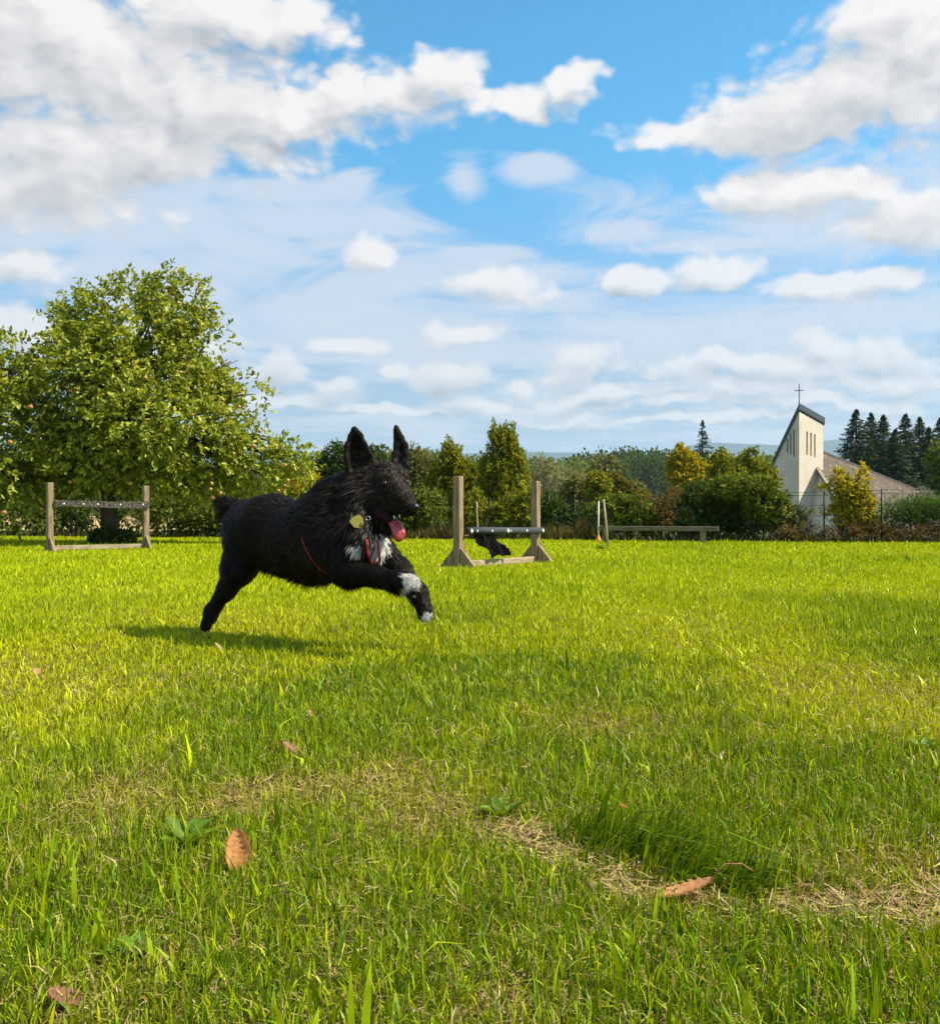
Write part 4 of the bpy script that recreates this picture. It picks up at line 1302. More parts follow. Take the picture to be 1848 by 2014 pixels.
EYES = [on_dog(1372, 466, -.0015), on_dog(1520, 455, -.001)]
MOUTH = [Vector(dz(1400, 700, 3.35)), Vector(dz(1450, 730, 3.33))]
dr = np.random.default_rng(99)
fur_mat, T = new_mat('dog_fur')
vc = T.n('ShaderNodeVertexColor', layer_name='Col').outputs[0]
out_surface(T, principled(T, vc, 0.42, 0.13))
skin_mat, T = new_mat('dog_skin')
vc = T.n('ShaderNodeVertexColor', layer_name='Col').outputs[0]
nz = T.noise(T.n('ShaderNodeTexCoord').outputs['Object'], 160.0, 3.0)
out_surface(T, principled(T, vc, 0.75, 0.15, bump(T, nz, .6, .004)))

dog_base = Vector((at(600, HOR, 3.62 * DK).x, 3.62 * DK, 0))
dog = empty('dog', dog_base)
tag(dog, 'black shaggy dog with white chest and paws leaping over the lawn, tongue out', 'dog')
DB = np.array(dog_base)
# triangulate for sampling
tri = np.concatenate((dQ[:, (0, 1, 2)], dQ[:, (0, 2, 3)]))
body = mesh_obj('body', np_mesh('body', dV - DB, dQ.ravel(), 4, skin_mat, coat(dV, np.random.default_rng(4), WSPOT[3:]) * .9, smooth=True), dog)


def make_fur(n, rng):
    a, b, c = dV[tri[:, 0]], dV[tri[:, 1]], dV[tri[:, 2]]
    cr = np.cross(b - a, c - a)
    area = np.linalg.norm(cr, axis=1)
    vn = np.zeros_like(dV)
    for i in range(3): np.add.at(vn, tri[:, i], cr)
    vn = unit(vn)
    w = area * furden[tri].mean(1)
    pick = rng.choice(len(tri), n, p=w / w.sum())
    u, v = rng.random(n), rng.random(n)
    f = u + v > 1
    u[f], v[f] = 1 - u[f], 1 - v[f]
    bar = np.stack((1 - u - v, u, v), -1)[:, :, None]
    T3 = tri[pick]
    P = (dV[T3] * bar).sum(1); N = unit((vn[T3] * bar).sum(1)); Fl = (flow[T3] * bar).sum(1); L = (furlen[T3] * bar[:, :, 0]).sum(1)
    Fl = Fl - N * (Fl * N).sum(1, keepdims=True)
    tuft = vnoise(P[:, 0] * 55 + 3 * P[:, 1] * 20, P[:, 2] * 55 + P[:, 1] * 35, 5)[:, None] - .5
    tuft2 = vnoise(P[:, 0] * 55 - 9, P[:, 2] * 55 + P[:, 1] * 35, 6)[:, None] - .5
    side = np.cross(N, unit(Fl))
    D = unit(unit(Fl) + N * (.34 + .45 * tuft2) + side * (.6 * tuft) + rng.normal(0, .16, (n, 3)))
    low = N[:, 2:3] < -.2                                   # belly and leg backs hang down
    D = unit(D + np.where(low, np.array((0, 0, -.55)), np.array((0, 0, -.12))))
    L = L * rng.uniform(.55, 1.25, n) * (1 + .5 * tuft[:, 0])
    wild = rng.random(n) < .035
    L = np.where(wild, L * 1.5, L)
    bend = unit(D + np.array((0, 0, -.45)) + Fl * .4 - N * .25)
    p0 = P - N * .002
    p1 = P + D * (L * .55)[:, None]
    p2 = p1 + bend * (L * .45)[:, None]
    wv = unit(np.cross(D, N) + rng.normal(0, .25, (n, 3)))
    wd = (rng.uniform(.0006, .0012, n) * (.7 + L / .06))[:, None]
    vs = np.stack((p0 - wv * wd, p0 + wv * wd, p1 - wv * wd * .8, p1 + wv * wd * .8, p2), 1)
    f3 = np.array([(0, 1, 3), (0, 3, 2), (2, 3, 4)])
    faces = ((np.arange(n) * 5)[:, None, None] + f3[None]).reshape(-1, 3)
    keep = np.ones(n, dtype=bool)
    for e, rr in [(e, .0165) for e in EYES] + [(m, .024) for m in MOUTH]:
        keep &= (np.linalg.norm(P - np.array(e), axis=1) > rr) & (np.linalg.norm(p2 - np.array(e), axis=1) > rr * .85)
    vs, P = vs[keep], P[keep]; n = len(P); faces = faces[:n * 3]
    col = np.repeat(coat(P, rng), 5, 0)
    return np_mesh('fur', vs.reshape(-1, 3) - DB, faces, 3, fur_mat, col)


fur = mesh_obj('fur', make_fur(125000, dr), body)
fur['kind'] = 'stuff'

# --- eyes, nose, mouth
eye_mat = plain_mat('dog_eye', (0.016, 0.008, 0.004), 0.10, 0.3, 0.1)
nose_mat = plain_mat('dog_nose', (0.004, 0.004, 0.004), 0.36, 0.35, 0.2, 300.0, 0.1)
tongue_mat = plain_mat('tongue', (0.40, 0.045, 0.055), 0.14, 0.6, 0.35, 60.0, 0.5)
gum_mat = plain_mat('mouth_lining', (0.022, 0.006, 0.006), 0.7, 0.15, 0.3, 60.0)
tooth_mat = plain_mat('tooth', (0.72, 0.68, 0.55), 0.25, 0.5, 0.05)


def ball(name, c, r, mat, parent, sc=(1, 1, 1), rot=(0, 0, 0)):
    bm = bmesh.new()
    bmesh.ops.create_uvsphere(bm, u_segments=16, v_segments=12, radius=r)
    o = bm_obj(name, bm, mat, parent, True, Vector(c) - dog_base)
    o.scale = sc; o.rotation_euler = rot
    return o


for e in EYES:
    ball('eye', e, .0138, eye_mat, dog)
ball('nose', dz(1578, 628, 3.300), .022, nose_mat, dog, (1.0, .9, .82))


def ribbon_tube(name, pts, ws, th, mat, parent, up=Vector((0, 0, 1)), sides=10):
    """flattened tube along points, half widths ws and half thicknesses th"""
    bm = bmesh.new()
    rings = []
    for i, p in enumerate(pts):
        p = Vector(p)
        a = (Vector(pts[min(i + 1, len(pts) - 1)]) - Vector(pts[max(i - 1, 0)])).normalized()
        s = a.cross(up[i] if isinstance(up, list) else up).normalized()
        n = s.cross(a)
        rings.append([bm.verts.new(p + s * math.cos(q) * ws[i] * DK + n * math.sin(q) * th[i] * DK) for q in (2 * math.pi * k / sides for k in range(sides))])
    for r0, r1 in zip(rings[:-1], rings[1:]):
        for k in range(sides):
            bm.faces.new((r0[k], r0[(k + 1) % sides], r1[(k + 1) % sides], r1[k]))
    bm.faces.new(rings[0]); bm.faces.new(rings[-1])
    bmesh.ops.translate(bm, verts=bm.verts, vec=-dog_base)
    return bm_obj(name, bm, mat, parent, True)


ribbon_tube('mouth_lining', [dz(1310, 650, 3.385), dz(1370, 690, 3.362), dz(1430, 735, 3.345)], [.022, .026, .016], [.024, .024, .012], gum_mat, dog)
tg = [dz(1385, 700, 3.366), dz(1425, 718, 3.348), dz(1458, 752, 3.330), dz(1474, 805, 3.320), dz(1470, 848, 3.320), dz(1466, 864, 3.322)]
ribbon_tube('tongue', tg, [.012, .018, .023, .024, .017, .006], [.006, .006, .005, .005, .004, .002], tongue_mat, dog, [Vector((.35, -.75, .6))] * 6)
for zx, zy, Y in ((1478, 692, 3.322), (1440, 700, 3.325)):
    bm = bmesh.new()
    bmesh.ops.create_cone(bm, segments=8, radius1=.0035, radius2=.0008, depth=.014, cap_ends=True)
    o = bm_obj('tooth', bm, tooth_mat, dog, True, Vector(dz(zx, zy, Y)) - dog_base)
    o.rotation_euler = (math.pi, 0, 0)

# --- harness: red strap round the chest, two red cords on the breast, yellow tag
red_mat = plain_mat('red_webbing', (0.40, 0.014, 0.018), 0.55, 0.35, 0.25, 120.0, 0.4)
tag_mat = plain_mat('yellow_tag', (0.20, 0.18, 0.015), 0.45, 0.4, 0.25, 40.0)
metal = plain_mat('ring_metal', (0.45, 0.45, 0.45), 0.3, 0.5, 0.1, Metallic=1.0)
harness = empty('dog_harness', dog_base)
tag(harness, 'thin red harness worn by the black dog', 'harness')
a_, b_, c_ = on_dog(812, 835, 0), on_dog(870, 970, 0), on_dog(985, 1085, 0)
nrm_ = (b_ - a_).cross(Vector((.72, -.69, 0))).cross(b_ - a_).normalized()
cen_ = Vector(dz(880, 860, 3.60)); cen_ -= nrm_ * (cen_ - b_).dot(nrm_)
e1 = (a_ - cen_); e1 = (e1 - nrm_ * e1.dot(nrm_)).normalized(); e2 = nrm_.cross(e1)
loop = []
STRAP_Z = dz(810, 815, 3.6)[2]
for k in range(49):
    q = 2 * math.pi * k / 48
    d = e1 * math.cos(q) + e2 * math.sin(q)
    hit, nr, _, _d = dog_bvh.ray_cast(cen_ + d * .7, -d)
    loop.append((hit + d * (.0085 if hit.z < STRAP_Z else .001)) if hit else cen_ + d * .15)
loop = [loop[i] * .5 + (loop[i - 1] + loop[(i + 1) % 48]) * .25 for i in range(48)]; loop.append(loop[0])
ribbon_tube('girth_strap', loop, [.0048] * 49, [.0022] * 49, red_mat, harness, [(p - cen_).normalized() for p in loop], 6)
for pts in ([(1240, 850), (1243, 885), (1250, 930), (1262, 975), (1266, 1015)], [(1306, 850), (1308, 885), (1312, 920), (1322, 965), (1318, 1022)]):
    pp = [on_dog(x, y, .020) for x, y in pts]
    dpt = min(p.y for p in pp)
    pp = [Vector((p.x, p.y * .3 + dpt * .7, p.z)) for p in pp]
    ribbon_tube('breast_strap', pp, [.0042] * 5, [.003] * 5, red_mat, harness, Vector((.3, -.9, .1)), 8)
tp = on_dog(1192, 745, .021)
bm = bmesh.new()
bmesh.ops.create_cone(bm, segments=7, radius1=.028, radius2=.028, depth=.004, cap_ends=True)
for v_ in bm.verts:
    v_.co.x *= 1 + .25 * math.sin(v_.co.x * 160 + v_.co.y * 70)
bmesh.ops.bevel(bm, geom=list(bm.edges), offset=.0008, segments=1)
o = bm_obj('tag', bm, tag_mat, harness, False, tp - dog_base)
o.rotation_euler = (R(78), R(10), R(20))
bm = bmesh.new()
ring = [Vector((.008 * math.cos(q), 0, .008 * math.sin(q))) for q in (2 * math.pi * k / 14 for k in range(15))]
tube(bm, ring, [.0014] * 15, 6)
bm_obj('ring', bm, metal, harness, True, on_dog(1238, 742, .042) - dog_base)
# ------------------------------------------------------------------ dog hurdles
timber = wood_mat('weathered_timber', (0.33, 0.235, 0.145), (0.14, 0.095, 0.058), 12.0, 2)
timber_x = wood_mat('weathered_beam', (0.42, 0.33, 0.22), (0.24, 0.17, 0.10), 12.0, 0)
pipe_mat = plain_mat('grey_pipe', (0.055, 0.064, 0.070), 0.8, 0.12, 0.3, 18.0, 0.1)
cap_mat = plain_mat('white_cap', (0.72, 0.72, 0.68), 0.5, 0.4, 0.1)
plank_mat, T = new_mat('mottled_plank')
oc = T.n('ShaderNodeTexCoord').outputs['Object']
n1 = T.noise(oc, 45.0, 4.0, .7); n2 = T.noise(T.v('MULTIPLY', oc, (.12, 1, 1)), 60., 4., .6)
c = T.mix(T.mapr(n1, .48, .60), (0.030, 0.026, 0.022, 1), (0.20, 0.175, 0.135, 1))
c = T.mix(T.mapr(n2, .5, .7, 0, .5), c, (0.05, 0.04, 0.035, 1))
out_surface(T, principled(T, c, .8, .2, bump(T, n1, .6, .01)))


def box_bm(bm, lo, hi, bev=0.0):
    lo, hi = Vector(lo), Vector(hi)
    c = (lo + hi) / 2; s = hi - lo
    r = bmesh.ops.create_cube(bm, size=1, matrix=Matrix.Translation(c) @ Matrix.Diagonal((*s, 1)))
    if bev:
        ed = list({e for v in r['verts'] for e in v.link_edges})
        bmesh.ops.bevel(bm, geom=ed, offset=bev, segments=1, affect='EDGES')


def box(name, lo, hi, mat, parent, bev=.004):
    bm = bmesh.new(); box_bm(bm, lo, hi, bev)
    return bm_obj(name, bm, mat, parent)


def prism(name, poly_yz, x0, x1, mat, parent, bev=.003):
    """outline in the local y-z plane, extruded from x0 to x1"""
    bm = bmesh.new()
    a = [bm.verts.new((x0, y, z)) for y, z in poly_yz]; b = [bm.verts.new((x1, y, z)) for y, z in poly_yz]
    bm.faces.new(a); bm.faces.new(b[::-1])
    n = len(a)
    for i in range(n): bm.faces.new((a[i], b[i], b[(i + 1) % n], a[(i + 1) % n]))
    bmesh.ops.recalc_face_normals(bm, faces=bm.faces)
    bmesh.ops.bevel(bm, geom=list(bm.edges), offset=bev, segments=1, affect='EDGES')
    return bm_obj(name, bm, mat, parent)


def hurdle(label, P, theta, L, s, h0, h1, beam_z):
    r = empty('dog_hurdle', P, theta)
    tag(r, label, 'hurdle', 'wooden dog hurdles on the lawn')
    hs = s / 2
    for x, h, sg in ((0.0, h0, 1), (L, h1, 1)):
        p = box('post', (x - hs, -hs, -.06), (x + hs, hs, h), timber, r)
        # triangular feet before and behind, a chamfered block in front
        prism('foot_brace', [(-hs - .004, .19), (-hs - .004, -.02), (-hs - .17, -.02), (-hs - .17, .012)], x - .018, x + .018, timber, p)
        prism('foot_brace', [(hs + .004, .19), (hs + .17, .012), (hs + .17, -.02), (hs + .004, -.02)], x - .018, x + .018, timber, p)
        prism('foot_block', [(-hs - .002, .205), (-hs - .045, .15), (-hs - .045, -.02), (-hs - .002, -.02)], x + .020, x + hs - .002, timber, p)
    box('bottom_beam', (hs + .003, -.022, beam_z - .031), (L - hs - .003, .022, beam_z + .031), timber_x, r)
    return r


g0 = gnd(901, 1117)
hr = hurdle('near wooden dog hurdle with a grey pipe bar, right of the dog', g0, R(52), 1.29, .074, .864, .845, .030)
bm = bmesh.new()
tube(bm, [(.055, -.068, .352), (.4, -.068, .346), (1.30, -.068, .330)], [.033, .033, .033], 20)
bar = bm_obj('jump_bar', bm, pipe_mat, hr, True)
for t, rr in ((.02, .020), (.09, .011), (.28, .011), (.49, .020), (.53, .009), (.75, .013), (.985, .019)):
    bm = bmesh.new()
    bmesh.ops.create_uvsphere(bm, u_segments=12, v_segments=8, radius=rr, matrix=Matrix.Diagonal((1, .3, 1, 1)))
    x = .055 + t * 1.245
    bm_obj('cap', bm, cap_mat if rr > .0105 or t == .53 else pipe_mat, bar, True, (x, -.100, .352 - .0177 * t - .004))
for x in (.052, 1.292):
    box('bar_cup', (x - .022, -.070, .30), (x + .022, -.0375, .312), timber_x, hr, .002)

gL = at(98, 1084, 13.2); gL.z = 0
hl = hurdle('far wooden dog hurdle with a mottled plank bar, in front of the apple tree', gL, R(38.7), 1.28, .076, .90, .875, .040)
bm = bmesh.new()
segs = 14
ring = []
for i in range(segs + 1):
    t = i / segs; x = .045 + t * 1.26
    zt = .665 - .012 * t + .006 * math.sin(t * 9); zb = .580 - .010 * t + .010 * math.sin(t * 5 + 1)
    ring.append([bm.verts.new((x, y, z)) for y, z in ((-.040, zb), (-.040, zt), (-.068, zt), (-.068, zb))])
for a, b in zip(ring[:-1], ring[1:]):
    for k in range(4): bm.faces.new((a[k], a[(k + 1) % 4], b[(k + 1) % 4], b[k]))
bm.faces.new(ring[0]); bm.faces.new(ring[-1][::-1])
pl = bm_obj('jump_plank', bm, plank_mat, hl)
for t in (.09, .29, .44, .68, .93):
    bm = bmesh.new()
    bmesh.ops.create_uvsphere(bm, u_segments=10, v_segments=6, radius=.012, matrix=Matrix.Diagonal((1, .4, 1, 1)))
    bm_obj('cap', bm, cap_mat, pl, True, (.045 + t * 1.26, -.069, .622 - .012 * t))

# torn black rubber mat hanging from the near hurdle's bar
rag_mat = plain_mat('black_rubber', (0.006, 0.005, 0.005), 0.9, 0.08, 0.5, 40.0, 0.8)
rag_px = [(612, 915), (700, 915), (800, 915), (902, 915), (900, 1010), (945, 1026), (985, 1050), (1022, 1078), (1050, 1110), (1078, 1140), (1095, 1180), (1090, 1222), (1048, 1222), (1010, 1232), (965, 1212), (930, 1214), (900, 1236), (865, 1265), (845, 1225), (830, 1190), (812, 1160), (790, 1132), (745, 1105), (700, 1080), (665, 1045), (640, 1010)]
dxy = Vector((math.cos(R(52)), math.sin(R(52)), 0)); nf = Vector((math.sin(R(52)), -math.cos(R(52)), 0))
q0 = g0 + nf * .072
rag_pts = []
for zx, zy in rag_px:
    p = at((zx / 6.372 + 930) * .9094, (zy / 6.372 + 1010) * .9094, 1.0)
    o = Vector((0, 0, CAM_H)); d = p - o
    t = (q0 - o).dot(nf) / d.dot(nf)                 # it hangs in the plane of the bar
    rag_pts.append(o + d * t)
rag_c = sum(rag_pts, Vector()) / len(rag_pts)
bm = bmesh.new()
fr = [bm.verts.new(p - rag_c) for p in rag_pts]
f = bm.faces.new(fr)
ext = bmesh.ops.extrude_face_region(bm, geom=[f])
bmesh.ops.translate(bm, verts=[v for v in ext['geom'] if isinstance(v, bmesh.types.BMVert)], vec=-nf * .014)
bmesh.ops.triangulate(bm, faces=bm.faces)
bmesh.ops.subdivide_edges(bm, edges=bm.edges, cuts=2, use_grid_fill=True)
for v in bm.verts:
    a = v.co.dot(dxy); z = v.co.z
    v.co += nf * (.016 * math.sin(a * 38 + z * 22) + .006 * math.sin(a * 90 - z * 70))
rag = bm_obj('rubber_mat', bm, rag_mat, None, False, rag_c)
tag(rag, 'torn black rubber mat hanging from the bar of the near hurdle', 'rubber mat')

# ------------------------------------------------------------------ low beam, stakes and poles on the right
grey_wood = wood_mat('grey_timber', (0.20, 0.165, 0.11), (0.10, 0.08, 0.055), 12.0, 0)
p1 = at(1382, HOR, 15.84); p0 = at(1190, HOR, 16.3)
ang = math.atan2(p0.y - p1.y, p0.x - p1.x)
bb = empty('balance_beam', (p1.x, p1.y, 0), ang)
tag(bb, 'low weathered wooden beam on short posts near the far edge of the lawn', 'beam')
LB = math.hypot(p0.x - p1.x, p0.y - p1.y)
box('beam', (-.24, -.045, .203), (LB + .10, .045, .275), grey_wood, bb)
for x in (0.0, LB):
    box('leg', (x - .040, -.035, -.05), (x + .040, .035, .2028), timber, bb)


def stick(name, label, cat, pb, pt, r0, r1, mat, sides=8):
    bm = bmesh.new()
    b = Vector(pb); t = Vector(pt) - b
    tube(bm, [Vector((0, 0, -.02)), t * .35 + Vector((.006, 0, 0)), t * .7 - Vector((.004, 0, 0)), t], [r0, r0 * .95, r1 * 1.05, r1], sides, .06, random.Random(3))
    o = bm_obj(name, bm, mat, None, True, b)
    return tag(o, label, cat)


pale_wood = wood_mat('pale_stick', (0.48, 0.38, 0.25), (0.30, 0.22, 0.13), 20.0, 2)
sb = gnd(1195, 1077)
stk = empty('leaning_stake', sb)
tag(stk, 'pale wooden stake leaning left beside the end of the low beam', 'stake')
tp_ = at(1186.5, 982, sb.y) - sb
bm = bmesh.new(); tube(bm, [(0, 0, -.03), tp_ * .5 + Vector((.004, 0, 0)), tp_], [.017, .016, .014], 8, .08)
bm_obj('pole', bm, pale_wood, stk, True)
bm = bmesh.new(); tube(bm, [tp_ * .28 + Vector((-.02, 0, -.10)), tp_ * .38 + Vector((-.055, 0, .0)), tp_ * .42 + Vector((-.03, -.0, .02)), tp_ * .42], [.010, .011, .009, .008], 7)
bm_obj('hook', bm, iron, stk, True)

wp = at(1176.5, HOR, 16.9); wp.z = 0
wpo = empty('slalom_pole', wp)
tag(wpo, 'thin white pole with an orange foot at the far lawn edge', 'pole')
bm = bmesh.new(); tube(bm, [(0, 0, .02), (0, 0, .30), (.004, 0, .68)], [.012, .012, .011], 8)
bm_obj('shaft', bm, cap_mat, wpo, True)
orange = plain_mat('orange_plastic', (0.62, 0.22, 0.04), 0.5, 0.4, 0.15)
bm = bmesh.new(); tube(bm, [(0, 0, 0), (0, 0, .02), (0, 0, .10), (0, 0, .115)], [.065, .060, .020, .014], 12)
bm_obj('foot', bm, orange, wpo, True)

sp_ = at(939, HOR, fy(939, .15)); sp_.z = 0
stick('garden_stake', 'thin pale stake seen between the posts of the near hurdle', 'stake', sp_, sp_ + Vector((-.015, 0, .68)), .016, .013, pale_wood)

# ------------------------------------------------------------------ boundary fence
green_metal = plain_mat('green_metal', (0.010, 0.028, 0.018), 0.6, 0.2, 0.2)
fence = empty('wire_fence', (float(at(963, HOR, fy(963, .35)).x), fy(963, .35), 0))
tag(fence, 'dark green metal post and wire fence along the far lawn edge', 'fence')
fp = []
for px, top in ((-60, 975), (140, 975), (330, 976), (520, 978), (680, 978), (820, 979), (963, 979), (1130, 981), (1300, 975), (1501, 968), (1620, 966), (1733, 962), (1850, 962), (2000, 960)):
    Y = fy(px, .35)
    b = at(px, HOR, Y); b.z = 0
    t = at(px, top, Y)
    fp.append((b, t.z))
    bm = bmesh.new()
    tube(bm, [(0, 0, -.05), (0, 0, t.z * .5), (0, 0, t.z)], [.014, .014, .014], 8)
    bm_obj('post', bm, green_metal, fence, True, b - fence.location)
for fz in (.12, .32, .52, .72, .92, .985):
    bm = bmesh.new()
    tube(bm, [b + Vector((0, .02, z * fz)) - fence.location for b, z in fp], [.0032] * len(fp), 5)
    bm_obj('wire', bm, green_metal, fence, True)

# ------------------------------------------------------------------ tall dry grass along the fence
def dry_grass(name, label, px0, px1, d0, d1, n, h0, h1, cols, seed):
    r = np.random.default_rng(seed)
    px = r.uniform(px0, px1, n); d = r.uniform(d0, d1, n)
    k = (px - CX) / FPX
    Y = (17.6 + d) / (1 + .239 * k); X = k * Y
    h = r.uniform(h0, h1, n) * (.5 + vnoise(px / 22, d, seed))
    a = r.uniform(0, 2 * np.pi, n); ln = np.abs(r.normal(.25, .3, n))
    base = np.stack((X, Y, terrain(X, Y) - .01), -1)
    tip = base + np.stack((np.cos(a) * np.sin(ln) * h, np.sin(a) * np.sin(ln) * h, np.cos(ln) * h), -1)
    mid = base * .45 + tip * .55; mid[:, 2] += .04 * h
    fa = r.uniform(0, np.pi, n); w = np.stack((np.cos(fa), np.sin(fa), fa * 0), -1) * r.uniform(.004, .009, n)[:, None]
    v = np.stack((base - w, base + w, mid - w * .8, mid + w * .8, tip), 1)
    f = ((np.arange(n) * 5)[:, None, None] + np.array([(0, 1, 3), (0, 3, 2), (2, 3, 4)])[None]).reshape(-1, 3)
    cols = np.array(cols); c = cols[r.integers(0, len(cols), n)] * r.uniform(.7, 1.3, n)[:, None]
    return tag(mesh_obj(name, np_mesh(name, v.reshape(-1, 3), f, 3, grass_mat, np.repeat(c, 5, 0))), label, 'tall grass', kind='stuff')


TANS = [(0.20, 0.13, 0.05), (0.30, 0.20, 0.08), (0.13, 0.12, 0.03), (0.09, 0.075, 0.03), (0.10, 0.13, 0.02)]
dry_grass('tall_dry_grass', 'tall dry brown grass at the foot of the boundary fence', -150, 2050, .10, .75, 7000, .05, .20, [(0.07, 0.05, 0.02), (0.05, 0.07, 0.015), (0.12, 0.08, 0.03), (0.04, 0.05, 0.012)], 71)
dry_grass('tall_dry_grass', 'clumps of tall straw coloured grass right of the near hurdle', 1055, 1195, .12, .5, 1500, .14, .40, TANS, 72)
dry_grass('tall_dry_grass', 'clumps of tall straw coloured grass between the dog nose and the near hurdle', 780, 970, .12, .5, 1300, .12, .34, TANS, 73)

# ------------------------------------------------------------------ fallen leaves and weeds on the near lawn
dead_leaf, T = new_mat('dead_leaf')
vc = T.n('ShaderNodeVertexColor', layer_name='Col').outputs[0]
nz = T.noise(T.n('ShaderNodeTexCoord').outputs['Object'], 120.0, 4.0, .6)
vc = T.mix(T.mapr(nz, .45, .7, 0, .6), vc, T.mix(1.0, vc, (.55, .42, .32, 1), 'MULTIPLY'))
ps = principled(T, vc, .6, .25)
tr = T.n('ShaderNodeBsdfTranslucent'); T.put(tr.inputs['Color'], vc)
mx = T.n('ShaderNodeMixShader'); mx.inputs[0].default_value = .3
T.t.links.new(ps, mx.inputs[1]); T.t.links.new(tr.outputs[0], mx.inputs[2])
out_surface(T, mx.outputs[0])
stalk_mat = plain_mat('leaf_stalk', (0.35, 0.18, 0.08), .7, .2)


def fallen_leaf(label, p, length, width, curl, col, rot, veins=.12, stalk=0.0):
    root = empty('fallen_leaf', p)
    root.rotation_euler = rot
    tag(root, label, 'leaf')
    nu, nv = 17, 11
    v, c = [], []
    for i in range(nu):
        t = i / (nu - 1)
        w = width * (math.sin(math.pi * (t * .92 + .04)) ** .75) * .5
        for j in range(nv):
            s = j / (nv - 1) * 2 - 1
            a = curl * s
            ww = w * (1 + .04 * math.sin(t * 31) + .05 * math.sin(t * 13 + s * 2))
            x = math.sin(a) * ww / max(abs(curl), .01) if abs(curl) > .01 else s * ww
            z = (1 - math.cos(a)) * ww / max(abs(curl), .01) + .002 * math.sin(t * 46 - abs(s) * 5) + .25 * length * (t - .5) ** 2
            v.append((x, (t - .5) * length, z))
            k = 1 - veins * 2 * (abs(math.sin((t * 6.5 - abs(s) * .9) * math.pi)) < .22) - .15 * (abs(s) < .08)
            c.append([q * k for q in col])
    v = np.array(v); idx = np.arange(nu * nv).reshape(nu, nv)
    q = np.stack((idx[:-1, :-1], idx[:-1, 1:], idx[1:, 1:], idx[1:, :-1]), -1).reshape(-1, 4)
    mesh_obj('blade', np_mesh('blade', v, q, 4, dead_leaf, np.array(c), True), root)
    if stalk:
        bm = bmesh.new()
        e = Vector((0, .5 * length, .0625 * length))
        tube(bm, [e - Vector((0, .004, 0)), e + Vector((0, stalk * .4, stalk * .25)), e + Vector((.006, stalk * .8, stalk * .15)), e + Vector((.01, stalk, -.004))], [.0011, .001, .0009, .0008], 6)
        bm_obj('stalk', bm, stalk_mat, root, True)
    return root


def lp(px, py, z):
    p = gnd(px, py); p.z = z
    return p


fallen_leaf('curled orange brown leaf standing upright in the grass left of centre', lp(457, 1718, .036), .062, .062, 1.5, (0.66, 0.32, 0.12), (R(74), R(14), R(38)))
fallen_leaf('flat orange leaf with a long stalk lying on the dry worn strip', lp(1352, 1782, .020), .085, .052, .5, (0.62, 0.31, 0.13), (R(14), R(-10), R(-82)), stalk=.055)
fallen_leaf('crumpled pinkish brown leaf in the grass below the dog', lp(568, 1492, .020), .055, .040, 1.2, (0.42, 0.24, 0.14), (R(20), R(15), R(50)))
fallen_leaf('pale tan leaf lying in the shadow of the dog', lp(428, 1284, .020), .055, .040, .9, (0.46, 0.36, 0.15), (R(35), R(25), R(60)))
fallen_leaf('tiny orange leaf above the dark grass tuft', lp(1228, 1612, .022), .022, .016, .4, (0.55, 0.24, 0.10), (R(15), R(10), R(80)))
fallen_leaf('small tan leaf near the left edge level with the dog shadow', lp(72, 1335, .022), .035, .028, .6, (0.50, 0.30, 0.14), (R(30), R(8), R(35)))
fallen_leaf('small brown leaf at the left edge above the curled leaf', lp(48, 1612, .016), .030, .022, .8, (0.42, 0.20, 0.10), (R(40), 0, R(120)))
fallen_leaf('dark pinkish brown leaf in the bottom left corner', lp(128, 1992, .014), .048, .036, .5, (0.30, 0.14, 0.09), (R(12), R(8), R(70)))
fallen_leaf('tiny curled brown leaf between the dog shadow and the crumpled leaf', lp(612, 1420, .022), .024, .020, 1.0, (0.50, 0.28, 0.13), (R(40), 0, R(20)))

weed_mat = leaf_mat('weed', trans=.3, rough=.45)


def weed(label, px, py, n, ln, wd, seed, lift=.6):
    r = np.random.default_rng(seed)
    p = gnd(px, py)
    root = empty('weed_plant', p)
    tag(root, label, 'weed')
    a = np.arange(n) * 2.4 + r.uniform(0, .6, n)
    for i in range(n):
        e = lift * r.uniform(.6, 1.3)
        ax = np.array([[math.cos(a[i]) * math.cos(e), math.sin(a[i]) * math.cos(e), math.sin(e)]])
        nr = np.array([[-math.cos(a[i]) * math.sin(e), -math.sin(a[i]) * math.sin(e), math.cos(e)]])
        col = np.array([[0.105, 0.185, 0.010]]) * r.uniform(.8, 1.5)
        me = leaves_mesh('leaf', np.array([[0, 0, .004]]) + ax * .006, ax, nr, np.array([ln * r.uniform(.7, 1.2)]), np.array([wd * r.uniform(.8, 1.2)]), col, weed_mat)
        mesh_obj('leaf', me, root)


weed('broad leaved green weed left of the curled orange leaf', 362, 1665, 9, .050, .026, 81)
weed('broad leaved weed at the upper end of the dry worn strip', 985, 1612, 7, .050, .020, 82)
weed('small pale leaved weed near the right edge of the lawn', 1818, 1480, 6, .040, .020, 83)
weed('flat leaved weed in the grass near the bottom left', 250, 1890, 7, .040, .024, 84, .35)
weed('low leafy weed at the foot of the leaning stake', 1180, 1082, 8, .11, .06, 85)

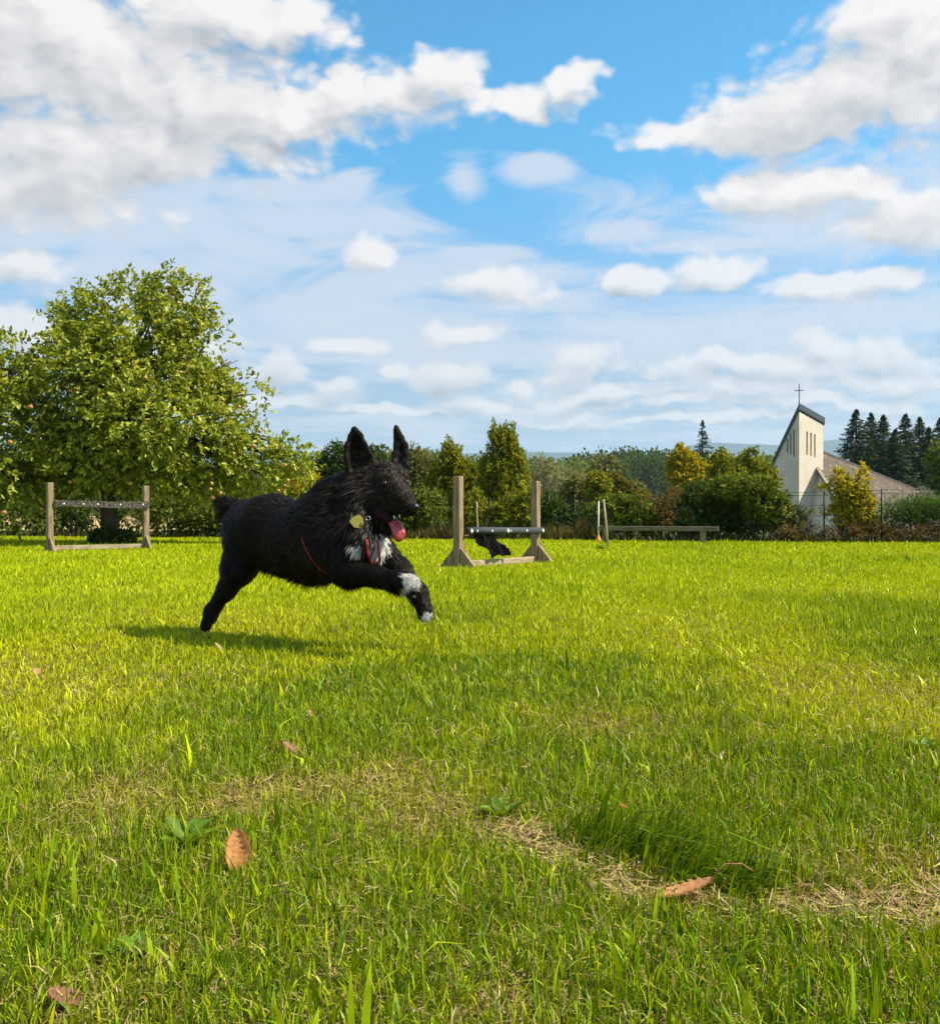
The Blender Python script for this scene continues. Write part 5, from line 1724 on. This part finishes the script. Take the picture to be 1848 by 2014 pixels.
# broad coarse blades that stand out of the sward
BR = [(690, 2060, 150, 0), (716, 2060, 165, 4), (182, 1885, 110, 6), (200, 1885, 100, -8), (590, 1395, 80, -3), (500, 1445, 55, 2), (512, 1450, 45, 10), (1412, 1500, 90, -4), (1402, 1490, 60, -14), (560, 2080, 120, -10), (610, 2090, 110, 8),
      (1225, 1960, 120, -12), (1690, 1950, 80, -25), (90, 1700, 80, 25), (240, 1420, 60, 25), (325, 1310, 50, 8), (1260, 1890, 70, -30), (1720, 2040, 120, 3), (1480, 2030, 110, -14), (1160, 1520, 60, -12), (880, 1850, 60, 12), (1440, 1740, 70, -35), (100, 1960, 70, 18), (835, 1310, 36, 0), (270, 1330, 40, -3)]
vb, fb, cb = [], [], []
rb = np.random.default_rng(88)
for px, py, hp, tl in BR:
    p = np.array(gnd(px, py)); s = p[1] / FPX
    h = hp * s; w = .0042 * rb.uniform(.8, 1.3); tl = R(tl)
    col = np.array((0.30, 0.40, 0.008)) * rb.uniform(.6, 1.4) + np.array((.08, .04, 0)) * rb.random()
    yaw = rb.uniform(-.5, .5)
    o = len(vb)
    for i in range(7):
        t = i / 6
        c3 = p + np.array((math.sin(tl) * h * t * (.6 + .5 * t), rb.uniform(-.2, .2) * h * t * .3, h * t * math.cos(tl * t)))
        ww = w * (1 - t ** 3) + .0002
        for sg in (-1, 1):
            vb.append(c3 + np.array((math.cos(yaw) * sg * ww, math.sin(yaw) * sg * ww, 0))); cb.append(col * (.85 + .3 * t))
    for i in range(6): fb.append((o + 2 * i, o + 2 * i + 1, o + 2 * i + 3, o + 2 * i + 2))
tag(mesh_obj('coarse_grass', np_mesh('coarse_grass', np.array(vb), np.array(fb), 4, grass_mat, np.array(cb))), 'broad coarse grass blades standing out of the lawn', 'grass', kind='stuff')
# ------------------------------------------------------------------ air: even pale haze round the whole scene
hz, T = new_mat('haze_air')
pv = T.n('ShaderNodeVolumePrincipled')
pv.inputs['Color'].default_value = (0.55, 0.76, 1.0, 1.0)
pv.inputs['Density'].default_value = 1.05e-4
pv.inputs['Anisotropy'].default_value = 0.2
o_ = T.n('ShaderNodeOutputMaterial')
T.t.links.new(pv.outputs[0], o_.inputs['Volume'])
bm = bmesh.new()
top_z = float(mv[:, 2].max()) + 12.0
bot_z = float(min(ZZ.min(), mv[:, 2].min())) - 1.0
box_bm(bm, (gx.min() - 200, gy.min() - 200, bot_z), (gx.max() + 200, gy.max() + 200, top_z))
haze = bm_obj('haze', bm, hz)
tag(haze, 'thin pale haze filling the air over the fields', 'haze', kind='stuff')
